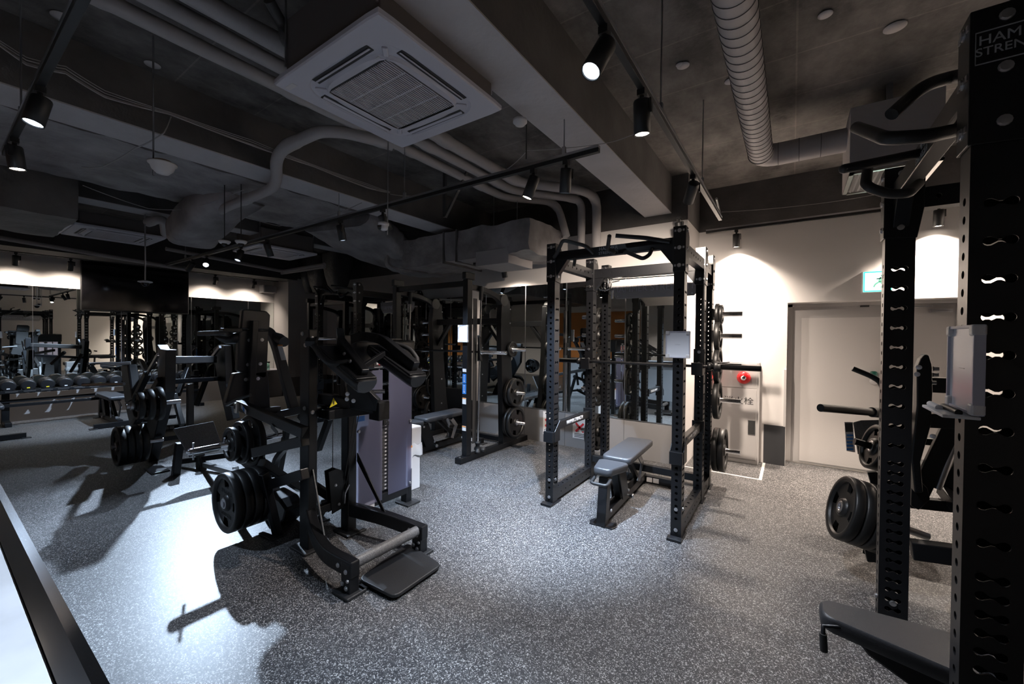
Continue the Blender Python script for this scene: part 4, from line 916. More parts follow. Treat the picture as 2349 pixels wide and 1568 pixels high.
def bench(loc, label, rz=0, group=None, incline=0., post=-.53, taper=.62, sl=.34):
    """adjustable bench: origin floor centre, seat end towards -y"""
    t = thing('adjustable_bench', label, 'weight bench', (0, 0, 0), group)
    padmesh((0, .20, .475+.42*math.sin(incline)), .86, .27, .06, 1., incline).build('backrest', 'vinyl', t)
    padmesh((0, -.25-sl/2, .455), sl, .27, .06, taper, -.05).build('seat', 'vinyl', t)
    m = MB(); m.bar((0, -.52, .07), (0, .72, .07), .07, .07); m.build('base_beam', 'metal', t, bevel=.004)
    m = MB(); m.bar((0, post-.03, .0), (0, post+.03, .40), .08, .09, up=(0, 1, 0)); m.build('front_post', 'metal', t, bevel=.004)
    m = MB(); m.prism([(-.1, post-.07, 0), (.1, post-.07, 0), (.12, post-.01, 0), (.1, post+.05, 0), (-.1, post+.05, 0), (-.12, post-.01, 0)], (0, 0, .012)); m.build('front_foot', 'metal', t, bevel=.003)
    m = MB(); m.bar((-.33, .72, .045), (.33, .72, .045), .07, .075); m.build('rear_foot', 'metal', t, bevel=.004)
    m = MB(); m.box((.05, .683, .02), (.11, .685, .07)); m.box((.12, .683, .02), (.18, .685, .07)); m.build('sticker', 'sticker', t)
    for s in (-1, 1):
        m = MB(); m.box((s*.33-.05, .66, 0), (s*.33+.05, .78, .012)); m.build('foot_cap', 'rubber', t, bevel=.004)
        m = MB(); m.prism([(s*.05-.004, -.3, .42), (s*.05-.004, -.12, .42), (s*.05-.004, .02, .1), (s*.05-.004, -.16, .1)], (.008, 0, 0)); m.build('support_plate', 'metal', t)
    m = MB(); m.bar((0, -.12, .08), (0, -.24, .41), .06, .06, up=(0, 1, 0)); m.bar((0, .5, .09), (0, .12, .42), .045, .045); m.build('frame_strut', 'metal', t, bevel=.003)
    m = MB(); m.bar((-0.0, -.22, .435), (0, .56, .435+.7*math.sin(incline)), .09, .025); m.build('back_frame', 'metal', t)
    m = MB(); m.path([(.05, .35, .4), (.07, .42, .3), (.05, .36, .12)], .012, .05); m.path([(-.05, .35, .4), (-.07, .42, .3), (-.05, .36, .12)], .012, .05); m.build('adjust_ladder', 'steel', t)
    m = MB(); m.tube(bend([(-.07, -.56, .40), (-.07, -.66, .38), (.07, -.66, .38), (.07, -.56, .40)], .03), .014, 10); m.build('lift_handle', 'rubber', t)
    m = MB()
    for s in (-1, 1):
        for p in ((s*.055, -.2, .38), (s*.055, -.5, .12), (s*.055, .0, .14), (s*.055, .3, .40)): bolt(m, p, (s, 0, 0), .012)
    m.build('bolts', 'bolt', t)
    m = MB(); m.lathe((.055, .0, .09), (1, 0, 0), [(.012, 0), (.012, .03), (.022, .032), (.022, .05), (0, .052)], 16); m.build('pop_pin', 'steel', t)
    m = MB(); m.box((-.042, -.15, .17), (-.04, -.05, .30)); m.build('label_plate', 'sticker', t)
    t.location = loc; t.rotation_euler = (0, 0, rz); t['_o'] = tuple(loc); return t
bench((-1.33, 3.86, 0), 'adjustable bench with shiny grey pads, inside the main power rack', .03, 'adjustable benches')
# ================================================================ STANDING CALF MACHINE (foreground)
cm = thing('calf_raise_machine', 'standing calf machine with shoulder pads and a frosted weight stack, in the foreground', 'gym machine', (-2.8, 2.0, 0))
def part(nm, mt, root, fn, bevel=.004, **k):
    m = MB(); fn(m); return m.build(nm, mt, root, bevel=bevel, **k)
def bolts(root, pts, ax, r=.012, mt='bolt'):
    for p in pts:
        m = MB(); bolt(m, p, ax, r); m.build('bolt', mt, root)
m = MB(); m.box((-3.04, 1.62, .012), (-2.915, 1.69, 1.645)); m.build('upright', 'metal', cm, bevel=.008)
m = MB(); m.box((-3.03, 1.955, .012), (-2.93, 2.035, 1.30)); m.build('upright', 'metal', cm, bevel=.008)
m = MB(); m.box((-3.08, 2.62, .012), (-3.0, 2.69, 1.34)); m.build('upright', 'metal', cm, bevel=.008)
for a, b in (((-3.09, 1.57), (-2.87, 1.74)), ((-3.07, 1.91), (-2.86, 2.08)), ((-3.12, 2.58), (-2.93, 2.74))):
    m = MB(); m.box((a[0], a[1], 0), (b[0], b[1], .018)); m.build('foot_plate', 'rubber', cm, bevel=.006)
bolts(cm, [A(px, py, y=1.62) for px, py in ((694, 765), (701, 791), (699, 936))], (0, -1, 0), .013)
bolts(cm, [A(px, py, x=-2.915) for px, py in ((716, 775), (716, 792), (717, 945))], (1, 0, 0), .012)
m = MB(); m.bar((-3.02, 2.03, .15), (-3.02, 2.63, .15), .06, .09); m.build('base_beam', 'metal', cm, bevel=.006)
m = MB(); m.bar((-3.3, 1.85, .30), (-3.05, 1.69, .30), .05, .06); m.bar((-2.98, 1.69, .26), (-2.98, 1.96, .26), .05, .06); m.bar((-3.0, 1.80, .28), (-3.35, 1.95, .04), .05, .07); m.build('rear_frame', 'metal', cm, bevel=.005)
m = MB(); m.box((-3.42, 1.88, 0), (-3.28, 2.02, .015)); m.build('rear_foot', 'rubber', cm, bevel=.005)
m = MB()
for dx in (-.03, .025): m.prism([(-2.98+dx, 1.83, .20), (-2.98+dx, 1.93, .22), (-2.98+dx, 1.965, .38), (-2.98+dx, 1.92, .52), (-2.98+dx, 1.87, .55), (-2.98+dx, 1.80, .54)], (.006, 0, 0))
m.build('pulley_bracket', 'metal', cm, bevel=.002)
m = MB(); m.lathe((-2.995, 1.885, .44), (1, 0, 0), [(0, 0), (.05, 0), (.045, .012), (.05, .024), (0, .024)], 24); m.build('pulley', 'rubber', cm)
bolts(cm, [(-2.95, 1.86, .42), (-2.95, 1.89, .26)], (1, 0, 0), .009)
m = MB(); m.tube([(-2.975, 1.85, .5), (-2.975, 1.85, 1.30)], .0035, 6); m.tube([(-2.96, 1.93, .36), A(815, 885+60, x=-2.85)], .0035, 6); m.tube([(-2.95, 1.94, .34), A(825, 940, x=-2.8)], .0035, 6); m.build('cable', 'ink', cm)
m = MB(); m.cyl((-2.93, 1.93, .34), (-2.93, 1.965, .40), .008, 8); m.cyl((-2.93, 1.93, .34), (-2.93, 1.925, .26), .006, 8); m.build('cable_end', 'steel', cm)
# curved floor arms, roller and foot mat
for nm, pts in (('left', [(-2.95, 1.655, .27), (-2.72, 1.57, .19), (-2.5, 1.515, .165), (-2.19, 1.515, .165)]), ('right', [(-2.95, 1.995, .185), (-2.62, 2.05, .185), (-2.42, 2.09, .165), (-2.19, 2.09, .165)])):
    m = MB(); m.path(bend(pts, .12), .065, .10); m.build('floor_arm', 'metal', cm, bevel=.008)
    y = pts[-1][1]; m = MB(); m.box((-2.29, y-.035, .015), (-2.20, y+.035, .20)); m.build('end_leg', 'metal', cm, bevel=.006)
    m = MB(); m.box((-2.33, y-.07, 0), (-2.17, y+.07, .02)); m.build('foot_plate', 'rubber', cm, bevel=.006)
    bolts(cm, [(-2.32, y-.034, .165), (-2.235, y-.036, .15), (-2.27, y-.036, .07), (-2.23, y-.036, .05)], (0, -1, 0), .012)
    bolts(cm, [(-2.215, y-.036, .1)], (0, -1, 0), .009)
m = MB(); m.prism([(-2.93, 2.035, .64), (-2.93, 2.035, .57), (-2.62, 2.05, .22), (-2.58, 2.05, .22)], (0, .008, 0)); m.build('gusset_strap', 'metal', cm, bevel=.001)
m = MB(); m.bar((-2.92, 1.655, .60), (-2.63, 1.575, .21), .008, .03); m.build('gusset_strap', 'metal2', cm)
m = MB(); m.cyl((-2.245, 1.55, .175), (-2.245, 2.06, .175), .036, 28); m.build('calf_roller', 'granite', cm)
fm = [A(px, py, z=.02) for px, py in ((822, 1333), (905, 1376), (1014, 1300), (935, 1250))]
m = MB(); cc = sum(fm, V((0, 0, 0)))/4; pts = []
for i in range(4):
    a, b, c = fm[i-1], fm[i], fm[(i+1) % 4]; k = .05
    p0 = b+(a-b).normalized()*k; p1 = b+(c-b).normalized()*k
    pts += [p0*(1-t)**2+b*2*t*(1-t)+p1*t*t for t in (0, .25, .5, .75, 1)]
m.prism([p+V((0, 0, .0)) for p in pts], (0, 0, .022)); m.build('foot_mat', 'rubber', cm, bevel=.006)
m = MB(); m.box((-2.24, 1.56, .0), (-2.18, 2.05, .02)); m.build('mat_hinge', 'metal', cm)
# weight stack
n = 19; zz = .21; m = MB(); m2 = MB()
for k in range(n):
    z = zz+k*.0335; m.box((-3.13, 2.10, z), (-3.01, 2.60, z+.031)); m2.box((-3.009, 2.325, z+.009), (-3.006, 2.345, z+.022)); m2.box((-3.009, 2.375, z+.009), (-3.006, 2.395, z+.022))
m.box((-3.13, 2.19, zz+n*.0335), (-3.01, 2.53, zz+n*.0335+.03))
ws = m.build('weight_stack', 'metal2', cm, bevel=.002); m2.build('stack_numbers', 'sticker', ws)
m = MB(); m.cyl((-3.07, 2.36, .2), (-3.07, 2.36, 1.4), .006, 8); m.cyl((-3.07, 2.2, .15), (-3.07, 2.2, 1.36), .012, 12); m.cyl((-3.07, 2.5, .15), (-3.07, 2.5, 1.36), .012, 12); m.build('guide_rods', 'chrome', ws)
m = MB(); m.box((-3.0, 2.35, .80), (-2.985, 2.375, .86)); m.tube([(-2.985, 2.37, .84), (-2.97, 2.39, .83), (-2.97, 2.385, .80), (-2.985, 2.372, .80)], .004, 6); m.build('selector_pin', 'black', ws)
for y0, y1, z0, z1 in ((2.06, 2.325, .145, 1.30), (2.395, 2.66, .17, 1.33)):
    m = MB(); m.box((-2.985, y0, z0), (-2.977, y1, z1)); sh = m.build('frosted_shroud', 'frost', cm, bevel=.002)
    m = MB()
    for y, z in ((y0+.02 if y0 < 2.3 else y1-.02, z0+.04), (y0+.02 if y0 < 2.3 else y1-.02, .80)): m.lathe((-2.977, y, z), (1, 0, 0), [(.014, 0), (.014, .012), (.010, .016), (0, .017)], 16)
    m.build('shroud_screws', 'steel', sh)
m = MB(); m.box((-3.0, 2.62, .33), (-2.998, 2.69, .55)); o = m.build('warning_label', 'sticker', cm); m = MB(); m.box((-2.9985, 2.62, .53), (-2.997, 2.69, .55)); m.build('orange_band', 'orange', o)
m = MB(); m.box((-2.985, 2.15, .10), (-2.983, 2.25, .17)); m.build('label_plate', 'sticker', cm)
# header with pictograms
m = MB(); m.box((-3.14, 2.04, 1.31), (-2.97, 2.70, 1.56)); hd = m.build('header_box', 'vinylb', cm, bevel=.02)
m = MB(); m.box((-3.12, 2.30, 1.565), (-3.0, 2.56, 1.575)); m.build('top_ledge', 'metal2', hd)
text('lettering', 'CALF RAISE', .022, (-2.9685, 2.36, 1.47), (0, 1, 0), (0, 0, 1), 'sticker', hd)
for y in (2.27, 2.42):
    m = MB()
    for a, b in (((-.045, -.06), (.045, -.057)), ((-.045, .057), (.045, .06)), ((-.045, -.06), (-.042, .06)), ((.042, -.06), (.045, .06))): m.box((-2.969, y+a[0], 1.385+a[1]), (-2.967, y+b[0], 1.385+b[1]))
    f_ = m.build('pictogram_frame', 'sticker', hd)
    m = MB(); m.bar((-2.966, y-.01, 1.35), (-2.966, y-.005, 1.42), .002, .018); m.sphere((-2.966, y-.002, 1.432), .009, 8); m.build('pictogram_body', 'sticker', f_)
    m = MB(); m.bar((-2.965, y+.0, 1.42), (-2.965, y+.018, 1.38), .003, .014); m.bar((-2.965, y-.0, 1.37), (-2.965, y+.012, 1.345), .003, .010); m.build('pictogram_muscle', 'redp', f_)
# pivot beam and carriage
m = MB(); m.bar((-2.98, 1.69, 1.02), (-2.98, 2.10, 1.02), .10, .075); m.box((-2.98, 1.71, .975), (-2.80, 1.78, 1.045)); m.bar((-2.84, 1.745, 1.01), (-2.70, 2.0, 1.03), .06, .07); m.build('pivot_beam', 'metal', cm, bevel=.006)
pb = V((-2.72, 1.93, 1.10))
m = MB(); m.bar((-2.98, 1.74, 1.12), (-2.62, 1.98, 1.05), .07, .075); m.prism([(-2.78, 1.9, 1.05), (-2.60, 2.0, 1.03), (-2.58, 2.0, 1.12), (-2.66, 1.96, 1.20), (-2.80, 1.88, 1.24)], (.03, -.05, 0)); m.box((-2.66, 1.95, .96), (-2.54, 2.05, 1.10)); m.build('carriage', 'metal', cm, bevel=.006)
bolts(cm, [A(px, py, x=-2.62) for px, py in ((797, 903), (796, 915), (811, 919))], (.6, -.8, 0), .012)
m = MB(); m.cyl((-2.66, 1.97, 1.17), (-2.60, 2.05, 1.17), .016, 16); m.cyl((-2.6, 1.98, 1.10), (-2.55, 2.05, 1.10), .01, 12); m.build('pivot_pin', 'chrome', cm)
tri = A(764, 927, x=-2.80); m = MB(); m.prism([tri+V((.006, -.03, -.02)), tri+V((.006, .03, -.0)), tri+V((.006, 0, .05))], (.004, -.004, 0)); w_ = m.build('warning_triangle', 'yellow', cm)
m = MB(); m.box(tri+V((.0095, -.005, -.0)), tri+V((.011, .003, .022))); m.build('warning_mark', 'ink', w_)
m = MB(); m.bar((-2.90, 1.93, 1.10), (-2.98, 1.95, 1.60), .06, .08, up=(0, 1, 0)); m.build('lever_post', 'metal', cm, bevel=.006)
m = MB(); m.cyl((-3.0, 1.70, 1.575), (-3.0, 1.92, 1.575), .011, 12); m.build('pivot_rod', 'steel', cm)
# arms and pads
for s, y, x1, x0 in ((-1, 1.745, -2.40, -2.92), (1, 2.185, -2.37, -2.92)):
    d = V((x1-x0, 0, -.235)).normalized(); c0 = V((x0, y, 1.50)); c1 = V((x1, y, 1.265))
    m = MB()
    if s < 0: m.path([(-3.0, 1.93, 1.62), (-2.93, 1.88, 1.62), (-2.78, 1.79, 1.55), (-2.43, 1.745, 1.335)], .055, .075)
    else: m.path(bend([(-3.0, 1.96, 1.55), (-2.93, 2.08, 1.60), (-2.80, 2.18, 1.575), (-2.40, 2.185, 1.365)], .08), .06, .075)
    m.build('pad_arm', 'metal', cm, bevel=.005)
    # rounded trough pad
    m = MB(); vs = []; n_ = 7; sd_ = V((0, 1, 0)); up = sd_.cross(d)*-1
    if up.z < 0: up = -up
    prof = [(-.085, .03), (-.088, .0), (-.075, -.04), (-.045, -.068), (0, -.078), (.045, -.068), (.075, -.04), (.088, .0), (.085, .03), (.0, .03)]
    for i, (t_, k) in enumerate(((0, .7), (.04, .95), (.1, 1), (.5, 1), (.9, 1), (.97, .97), (1, .86))):
        c = c0.lerp(c1, t_); vs += [c+sd_*a*k+up*b*k for a, b in prof]
    P_ = len(prof); m.add(vs, [(i*P_+j, i*P_+(j+1) % P_, (i+1)*P_+(j+1) % P_, (i+1)*P_+j) for i in range(n_-1) for j in range(P_)], True)
    m.add(vs[:P_], [tuple(range(P_-1, -1, -1))]); m.add(vs[-P_:], [tuple(range(P_))])
    m.build('shoulder_pad', 'vinylb', cm)
    m = MB(); m.bar(c0+up*.036+d*.03, c1+up*.036-d*.02, .165, .012, up=up); m.build('pad_backing', 'metal', cm, bevel=.004)
bolts(cm, [(-2.62, 1.717, 1.47), (-2.55, 1.717, 1.42)], (0, -1, .2), .011)
m = MB(); m.tube(bend([(-2.98, 1.66, 1.58), (-2.74, 1.60, 1.47), (-2.64, 1.62, 1.395), (-2.58, 1.75, 1.42)], .08), .021, 14); m.build('side_handle', 'rubber', cm)
m = MB(); m.bar((-3.02, 1.72, 1.60), (-2.86, 1.60, 1.54), .07, .045); m.build('handle_bracket', 'metal', cm, bevel=.006)
m = MB(); m.tube(bend([(-2.85, 2.23, 1.56), (-2.62, 2.32, 1.50), (-2.50, 2.30, 1.40), (-2.48, 2.22, 1.38)], .08), .02, 14); m.build('side_handle', 'rubber', cm)
m = MB(); m.bar((-2.62, 1.85, 1.36), (-2.70, 2.12, 1.46), .03, .04); m.build('cross_tie', 'metal', cm, bevel=.004)
m = MB(); m.box((-2.97, 1.96, 1.18), (-2.955, 2.0, 1.05)); m.box((-2.962, 2.055, .92), (-2.96, 2.13, 1.24)); lb = m.build('instruction_placard', 'sticker', cm)
m = MB(); m.lathe((-2.9595, 2.09, 1.19), (1, 0, 0), [(.022, 0), (.028, .0005), (.028, .001), (.022, .001)], 20); m.bar((-2.959, 2.075, 1.175), (-2.959, 2.105, 1.205), .001, .006); m.build('prohibition_ring', 'redp', lb)
m = MB(); m.box((-2.962, 2.055, .885), (-2.959, 2.13, .93)); m.build('blue_band', 'bluep', lb)
pd = MB(); pd.prism([(-3.06, 1.93, 1.20), (-3.06, 2.08, 1.20), (-3.06, 2.08, 1.42), (-3.06, 1.95, 1.42), (-3.06, 1.92, 1.38)], (.03, 0, 0)); pd.build('side_console', 'vinylb', cm, bevel=.01)
# ================================================================ SHOULDER/BACK PAD MACHINE (middle)
sm_ = thing('leg_machine', 'plate loaded leg machine with tall black back pads, left of the calf machine', 'gym machine', (-4.0, 1.9, 0))
xb = -4.1
def slabpad(pts, th, nm, mt, root, bev=.012):
    m = MB(); m.prism(pts, th); return m.build(nm, mt, root, bevel=bev)
def quad_px(x, pxs): return [A(px, py, x=x) for px, py in pxs]
slabpad(quad_px(xb, ((556, 712), (561, 708), (612, 713), (621, 722), (619, 752), (617, 757), (552, 754))), (-.06, 0, 0), 'head_pad', 'vinylb', sm_)
slabpad(quad_px(xb, ((549, 756), (617, 758), (613, 862), (606, 869), (545, 850))), (-.07, 0, 0), 'back_pad', 'vinylb', sm_)
slabpad(quad_px(xb, ((538, 856), (610, 850), (617, 852), (621, 938), (528, 932), (518, 925))), (-.08, 0, 0), 'seat_pad', 'vinylb', sm_)
m = MB(); m.bar(A(584, 735, x=xb+.03), A(573, 945, x=xb+.03), .05, .06, up=(1, 0, 0)); m.build('spine_post', 'metal', sm_, bevel=.005)
bolts(sm_, [A(px, py, x=xb+.002) for px, py in ((572, 780), (601, 779), (569, 836), (597, 834), (564, 870), (592, 868))], (1, 0, 0), .013)
br = [A(px, py, y=2.02) for px, py in ((590, 752), (617, 758), (632, 785), (676, 945))]
m = MB(); m.path(bend(br, .12), .06, .085, up=(0, 1, 0)); b_ = m.build('main_brace', 'metal2', sm_, bevel=.006)
c = [A(px, py, y=1.985) for px, py in ((637, 793), (648, 793), (657, 825), (646, 826))]; m = MB(); m.prism(c, (0, -.002, 0)); q = m.build('warning_label', 'sticker', b_)
c = [A(px, py, y=1.982) for px, py in ((637, 790), (648, 790), (648.6, 793), (637.6, 793))]; m = MB(); m.prism(c, (0, -.002, 0)); m.build('orange_band', 'orange', q)
m = MB(); m.bar(A(560, 968, y=2.0), A(700, 938, y=2.0), .07, .07); m.build('upper_beam', 'metal2', sm_, bevel=.006)
m = MB(); m.bar(A(548, 928, y=1.45), A(700, 992, y=1.45), .05, .075); db = m.build('diagonal_beam', 'metal', sm_, bevel=.006)
m = MB(); m.bar(A(700, 992, y=1.45), A(700, 992, y=1.62), .06, .08); m.build('beam_end', 'metal', sm_, bevel=.005)
p = A(630, 983, y=1.42); m = MB(); m.prism([p+V((-.05, 0, -.0)), p+V((.05, 0, -.045)), p+V((.05, 0, -.01)), p+V((-.05, 0, .035))], (0, -.003, 0)); m.build('name_plate', 'metal2', db)
p = A(542, 935, y=1.38); m = MB(); m.box(p+V((-.02, -.012, -.04)), p+V((.02, .012, .04))); cp_ = m.build('rep_counter', 'alu', sm_, bevel=.008); m = MB(); m.box(p+V((-.013, -.014, -.005)), p+V((.013, -.012, .025))); m.build('counter_screen', 'ink', cp_)
p = A(555, 935, y=1.42)
for k, mt in enumerate(('sticker', 'bluep', 'sticker')):
    m = MB(); m.prism([p+V((.03*k, -.005, -.015*k)), p+V((.025+.03*k, -.005, -.015*k-.012)), p+V((.025+.03*k, -.005, -.015*k+.02)), p+V((.03*k, -.005, -.015*k+.032))], (0, -.002, 0)); m.build('setting_label', mt, sm_)
def bars(root, nm, mt, lst, bevel=.005):
    for (a, b, w_, h_) in lst:
        m = MB(); m.bar(a, b, w_, h_); m.build(nm, mt, root, bevel=bevel)
bars(sm_, 'frame_beam', 'metal', [
    (A(585, 1037, y=1.55), A(700, 1010, y=1.55), .06, .075), (A(595, 1118, y=1.55), A(700, 1086, y=1.55), .06, .075),
    (A(578, 985, y=1.85), A(617, 1115, y=1.62), .06, .06), (A(586, 960, y=1.85), A(592, 1040, y=1.85), .04, .05),
    (A(560, 1055, y=1.7), A(595, 1085, y=1.7), .06, .06), (A(604, 1085, y=1.50), A(636, 1222, y=1.62), .05, .06), (A(600, 1060, y=1.5), A(690, 1120, y=1.9), .06, .06),
    (A(660, 970, y=2.1), A(640, 1085, y=2.1), .05, .06), (A(730, 1030, y=2.2), A(755, 960, y=2.2), .05, .06),
    (A(700, 1100, y=1.75), A(760, 1140, y=1.9), .06, .06), (A(470, 1065, y=1.9), A(590, 1100, y=1.5), .05, .05), (A(458, 1020, y=1.9), A(466, 1080, y=1.9), .06, .06), (A(540, 1075, y=1.7), A(548, 1140, y=1.6), .05, .06),
    (A(575, 945, x=xb+.05), A(640, 938, y=2.0), .05, .06), (A(720, 985, y=2.0), A(690, 950, y=2.0), .06, .06)])
m = MB(); m.path(bend([A(628, 1092, y=1.9), A(631, 1056, y=1.9), A(650, 1030, y=1.9), A(690, 1003, y=1.9)], .08), .045, .05, up=(0, 1, 0)); m.build('curved_tube', 'metal', sm_, bevel=.006)
m = MB(); m.prism([A(px, py, y=1.7) for px, py in ((598, 1135), (612, 1128), (640, 1145), (656, 1168), (650, 1195), (622, 1222), (602, 1210))], (0, .16, 0)); m.build('base_cover', 'vinylb', sm_, bevel=.02)
p = A(632, 1199, y=1.695); m = MB(); m.box(p+V((-.02, -.002, -.025)), p+V((.02, 0, .025))); m.build('label_plate', 'sticker', sm_)
m = MB(); q = A(625, 1224, z=.01); m.box((q.x-.1, q.y-.06, 0), (q.x+.1, q.y+.05, .014)); m.build('foot_plate', 'metal', sm_, bevel=.003)
fp = [A(400, 985, z=.42), A(487, 968, z=.50), A(502, 1030, z=.22), A(436, 1042, z=.2)]
m = MB(); c0, c1, c2, c3 = A(398, 982, x=-5.45), A(490, 965, x=-5.45), A(512, 1028, x=-5.28), A(436, 1046, x=-5.28)
m.prism([c0, c1, c2, c3], (-.02, 0, -.02)); m.build('foot_platform', 'granite', sm_, bevel=.006)
m = MB(); m.bar(A(402, 1095, y=1.65), A(412, 1015, y=1.68), .07, .07); m.bar(A(460, 1085, y=1.9), A(458, 1040, y=1.9), .07, .07); m.bar(A(400, 1060, y=1.75), A(545, 1040, y=2.1), .05, .06); m.build('platform_leg', 'metal', sm_, bevel=.005)
# shoulder yoke
m = MB(); m.tube(bend([A(457, 765, y=1.45), A(508, 763, y=1.45), A(530, 768, y=1.6)], .1), .022, 14); m.build('yoke_handle', 'rubber', sm_)
m = MB(); m.bar(A(508, 757, y=1.5), A(552, 757, y=1.65), .08, .035); m.build('yoke_arm', 'metal', sm_, bevel=.005)
m = MB(); m.tube([A(495, 772, y=1.5), A(520, 778, y=1.55), A(545, 775, y=1.65)], .04, 14, rs=[.012, .045, .05]); m.build('shoulder_pad', 'vinylb', sm_)
m = MB(); m.tube([A(622, 770, y=2.05), A(640, 778, y=2.05), A(652, 784, y=2.05)], .05, 16, rs=[.05, .06, .05]); m.build('shoulder_pad', 'vinylb', sm_)
m = MB(); m.tube(bend([A(520, 928, y=1.55), A(545, 915, y=1.55), A(575, 905, y=1.6)], .05), .014, 10); m.build('release_handle', 'rubber', sm_)
# sleeves with plates
uc = A(521, 1020, y=1.50); sx0 = uc.x
m = MB(); m.cyl((sx0, 1.235, uc.z), (sx0, 1.95, uc.z), .025, 20); m.sphere((sx0, 1.235, uc.z), .026, 14); m.build('chrome_sleeve', 'chrome', sm_)
m = MB(); m.cyl((sx0, 1.26, uc.z-.07), (sx0, 1.26, uc.z+.07), .007, 8); m.build('stop_pin', 'steel', sm_)
col = 'on the chrome sleeve of the leg machine'
plate((sx0, 1.535, uc.z), (0, -1, 0), .145, .045, 'smallest and outermost black plate '+col, 'plates on the leg machine', roll=.4)
plate((sx0, 1.61, uc.z), (0, -1, 0), .185, .05, 'middle sized black plate '+col, 'plates on the leg machine')
plate((sx0, 1.695, uc.z), (0, -1, 0), .226, .055, 'largest and innermost black plate '+col, 'plates on the leg machine')
cl = thing('bar_collar', 'chrome collar locking the small plate on the leg machine sleeve', 'collar', (sx0, 1.5, uc.z)); m = MB(); m.lathe((sx0, 1.505, uc.z), (0, -1, 0), [(.027, 0), (.05, 0), (.05, .02), (.036, .025), (.036, .06), (.027, .06)], 24); m.build('collar_ring', 'chrome', cl); m = MB(); m.cyl((sx0, 1.475, uc.z), (sx0+.03, 1.47, uc.z+.07), .007, 8); m.build('lever', 'steel', cl)
lc = A(521, 1152, y=1.34)
m = MB(); m.cyl((lc.x, 1.305, lc.z), (lc.x, 1.72, lc.z), .025, 20); m.build('lower_sleeve', 'steel', sm_)
lz = lc.z
for k, (R_, n_) in enumerate(((.226, 'outermost'), (.226, 'second'), (.226, 'third'), (.226, 'innermost'))):
    plate((lc.x, 1.345+.066*k, lz), (0, -1, 0), R_, .06, n_+' of the four big black plates at floor level on the leg machine', 'plates on the leg machine', txt=(k == 0), roll=.06)
# ================================================================ FAR PRESS MACHINE (left of the leg machine)
pm = thing('press_machine', 'plate loaded machine with leaning side towers, to the left of the leg machine', 'gym machine', (-6.2, 1.8, 0))
xm = -6.25
def barx(root, nm, mt, x, segs, bevel=.004):
    for (a, b, w_, h_) in segs:
        m = MB(); m.bar(A(*a, x=x if len(a) == 2 else None), A(*b, x=x if len(b) == 2 else None), w_, h_, up=(1, 0, 0)); m.build(nm, mt, root, bevel=bevel)
Y1 = 1.62
m = MB(); m.prism([A(px, py, y=Y1) for px, py in ((360, 790), (366, 800), (380, 802), (378, 900), (352, 1010), (338, 1072), (318, 1074), (330, 1000), (344, 940), (362, 880))], (0, .10, 0)); m.build('side_tower', 'metal', pm, bevel=.006)
m = MB(); m.bar(A(363, 812, y=1.58), A(338, 856, y=1.58), .025, .04); m.build('guide_rail', 'chrome', pm, bevel=.004)
m = MB(); m.bar(A(338, 856, y=1.58), A(315, 905, y=1.58), .06, .07); m.bar(A(368, 870, y=1.6), A(300, 985, y=1.55), .06, .07); m.bar(A(325, 830, y=1.9), A(340, 860, y=1.7), .05, .06); m.build('swing_arm', 'metal', pm, bevel=.005)
m = MB(); m.prism([A(px, py, y=2.55) for px, py in ((488, 800), (500, 790), (515, 792), (518, 880), (535, 960), (520, 965), (500, 880))], (0, .09, 0)); m.build('side_tower', 'metal', pm, bevel=.006)
m = MB(); m.bar(A(505, 795, y=2.5), A(487, 818, y=2.5), .03, .04); m.build('guide_rail', 'steel', pm)
a, b = A(378, 826, y=1.72), A(490, 824, y=2.5); m = MB(); m.bar(a, b, .10, .10); m.build('cross_beam', 'metal2', pm, bevel=.01)
m = MB(); m.bar(A(378, 876, y=1.72), A(500, 868, y=2.55), .08, .06); m.build('cross_beam', 'metal', pm, bevel=.01)
bars(pm, 'frame_beam', 'metal', [(A(430, 845, y=2.2), A(408, 905, y=2.0), .05, .07), (A(400, 905, y=1.9), A(418, 975, y=1.9), .05, .07), (A(436, 880, y=2.1), A(436, 975, y=2.1), .07, .07), (A(480, 850, y=2.5), A(450, 930, y=2.3), .05, .06),
    (A(345, 1010, y=1.7), A(420, 1000, y=2.1), .05, .06), (A(330, 1065, y=1.7), A(410, 1040, y=2.2), .06, .06), (A(345, 960, y=1.7), A(400, 955, y=2.1), .05, .05)])
m = MB(); m.prism([A(px, py, y=1.55) for px, py in ((276, 838), (292, 835), (303, 915), (286, 925))], (0, .1, 0)); m.build('chest_pad', 'vinylb', pm, bevel=.02)
m = MB(); m.prism([A(px, py, y=1.55) for px, py in ((286, 925), (303, 918), (318, 960), (300, 985))], (0, .06, 0)); m.bar(A(310, 975, y=1.5), A(306, 1000, y=1.5), .05, .05); m.build('lower_link', 'metal', pm, bevel=.004)
m = MB(); m.box((A(318, 1085, z=0).x-.12, 1.5, 0), (A(318, 1085, z=0).x+.2, 1.66, .02)); m.build('foot_plate', 'metal', pm, bevel=.003)
m = MB(); m.tube([A(230, 838, y=1.2), A(300, 832, y=1.45)], .02, 12); m.build('press_handle', 'steel', pm); m = MB(); m.tube([A(190, 882, y=1.2), A(285, 880, y=1.5)], .02, 12); m.build('press_handle', 'steel', pm)
def plate_row(c, ys, R_, T_, what, grp, ax=(0, -1, 0)):
    names = ['outermost', 'second', 'third', 'innermost']
    if len(ys) == 3: names = ['outermost', 'middle', 'innermost']
    for k, y in enumerate(ys): plate((c.x, y, c.z), ax, R_[k], T_, names[k]+' black plate '+what, grp, roll=.5 if R_[k] < .2 else .35)
c = A(273, 1023, y=1.30); m = MB(); m.cyl((c.x, 1.24, c.z), (c.x, 1.7, c.z), .024, 16); m.build('lower_sleeve', 'steel', pm)
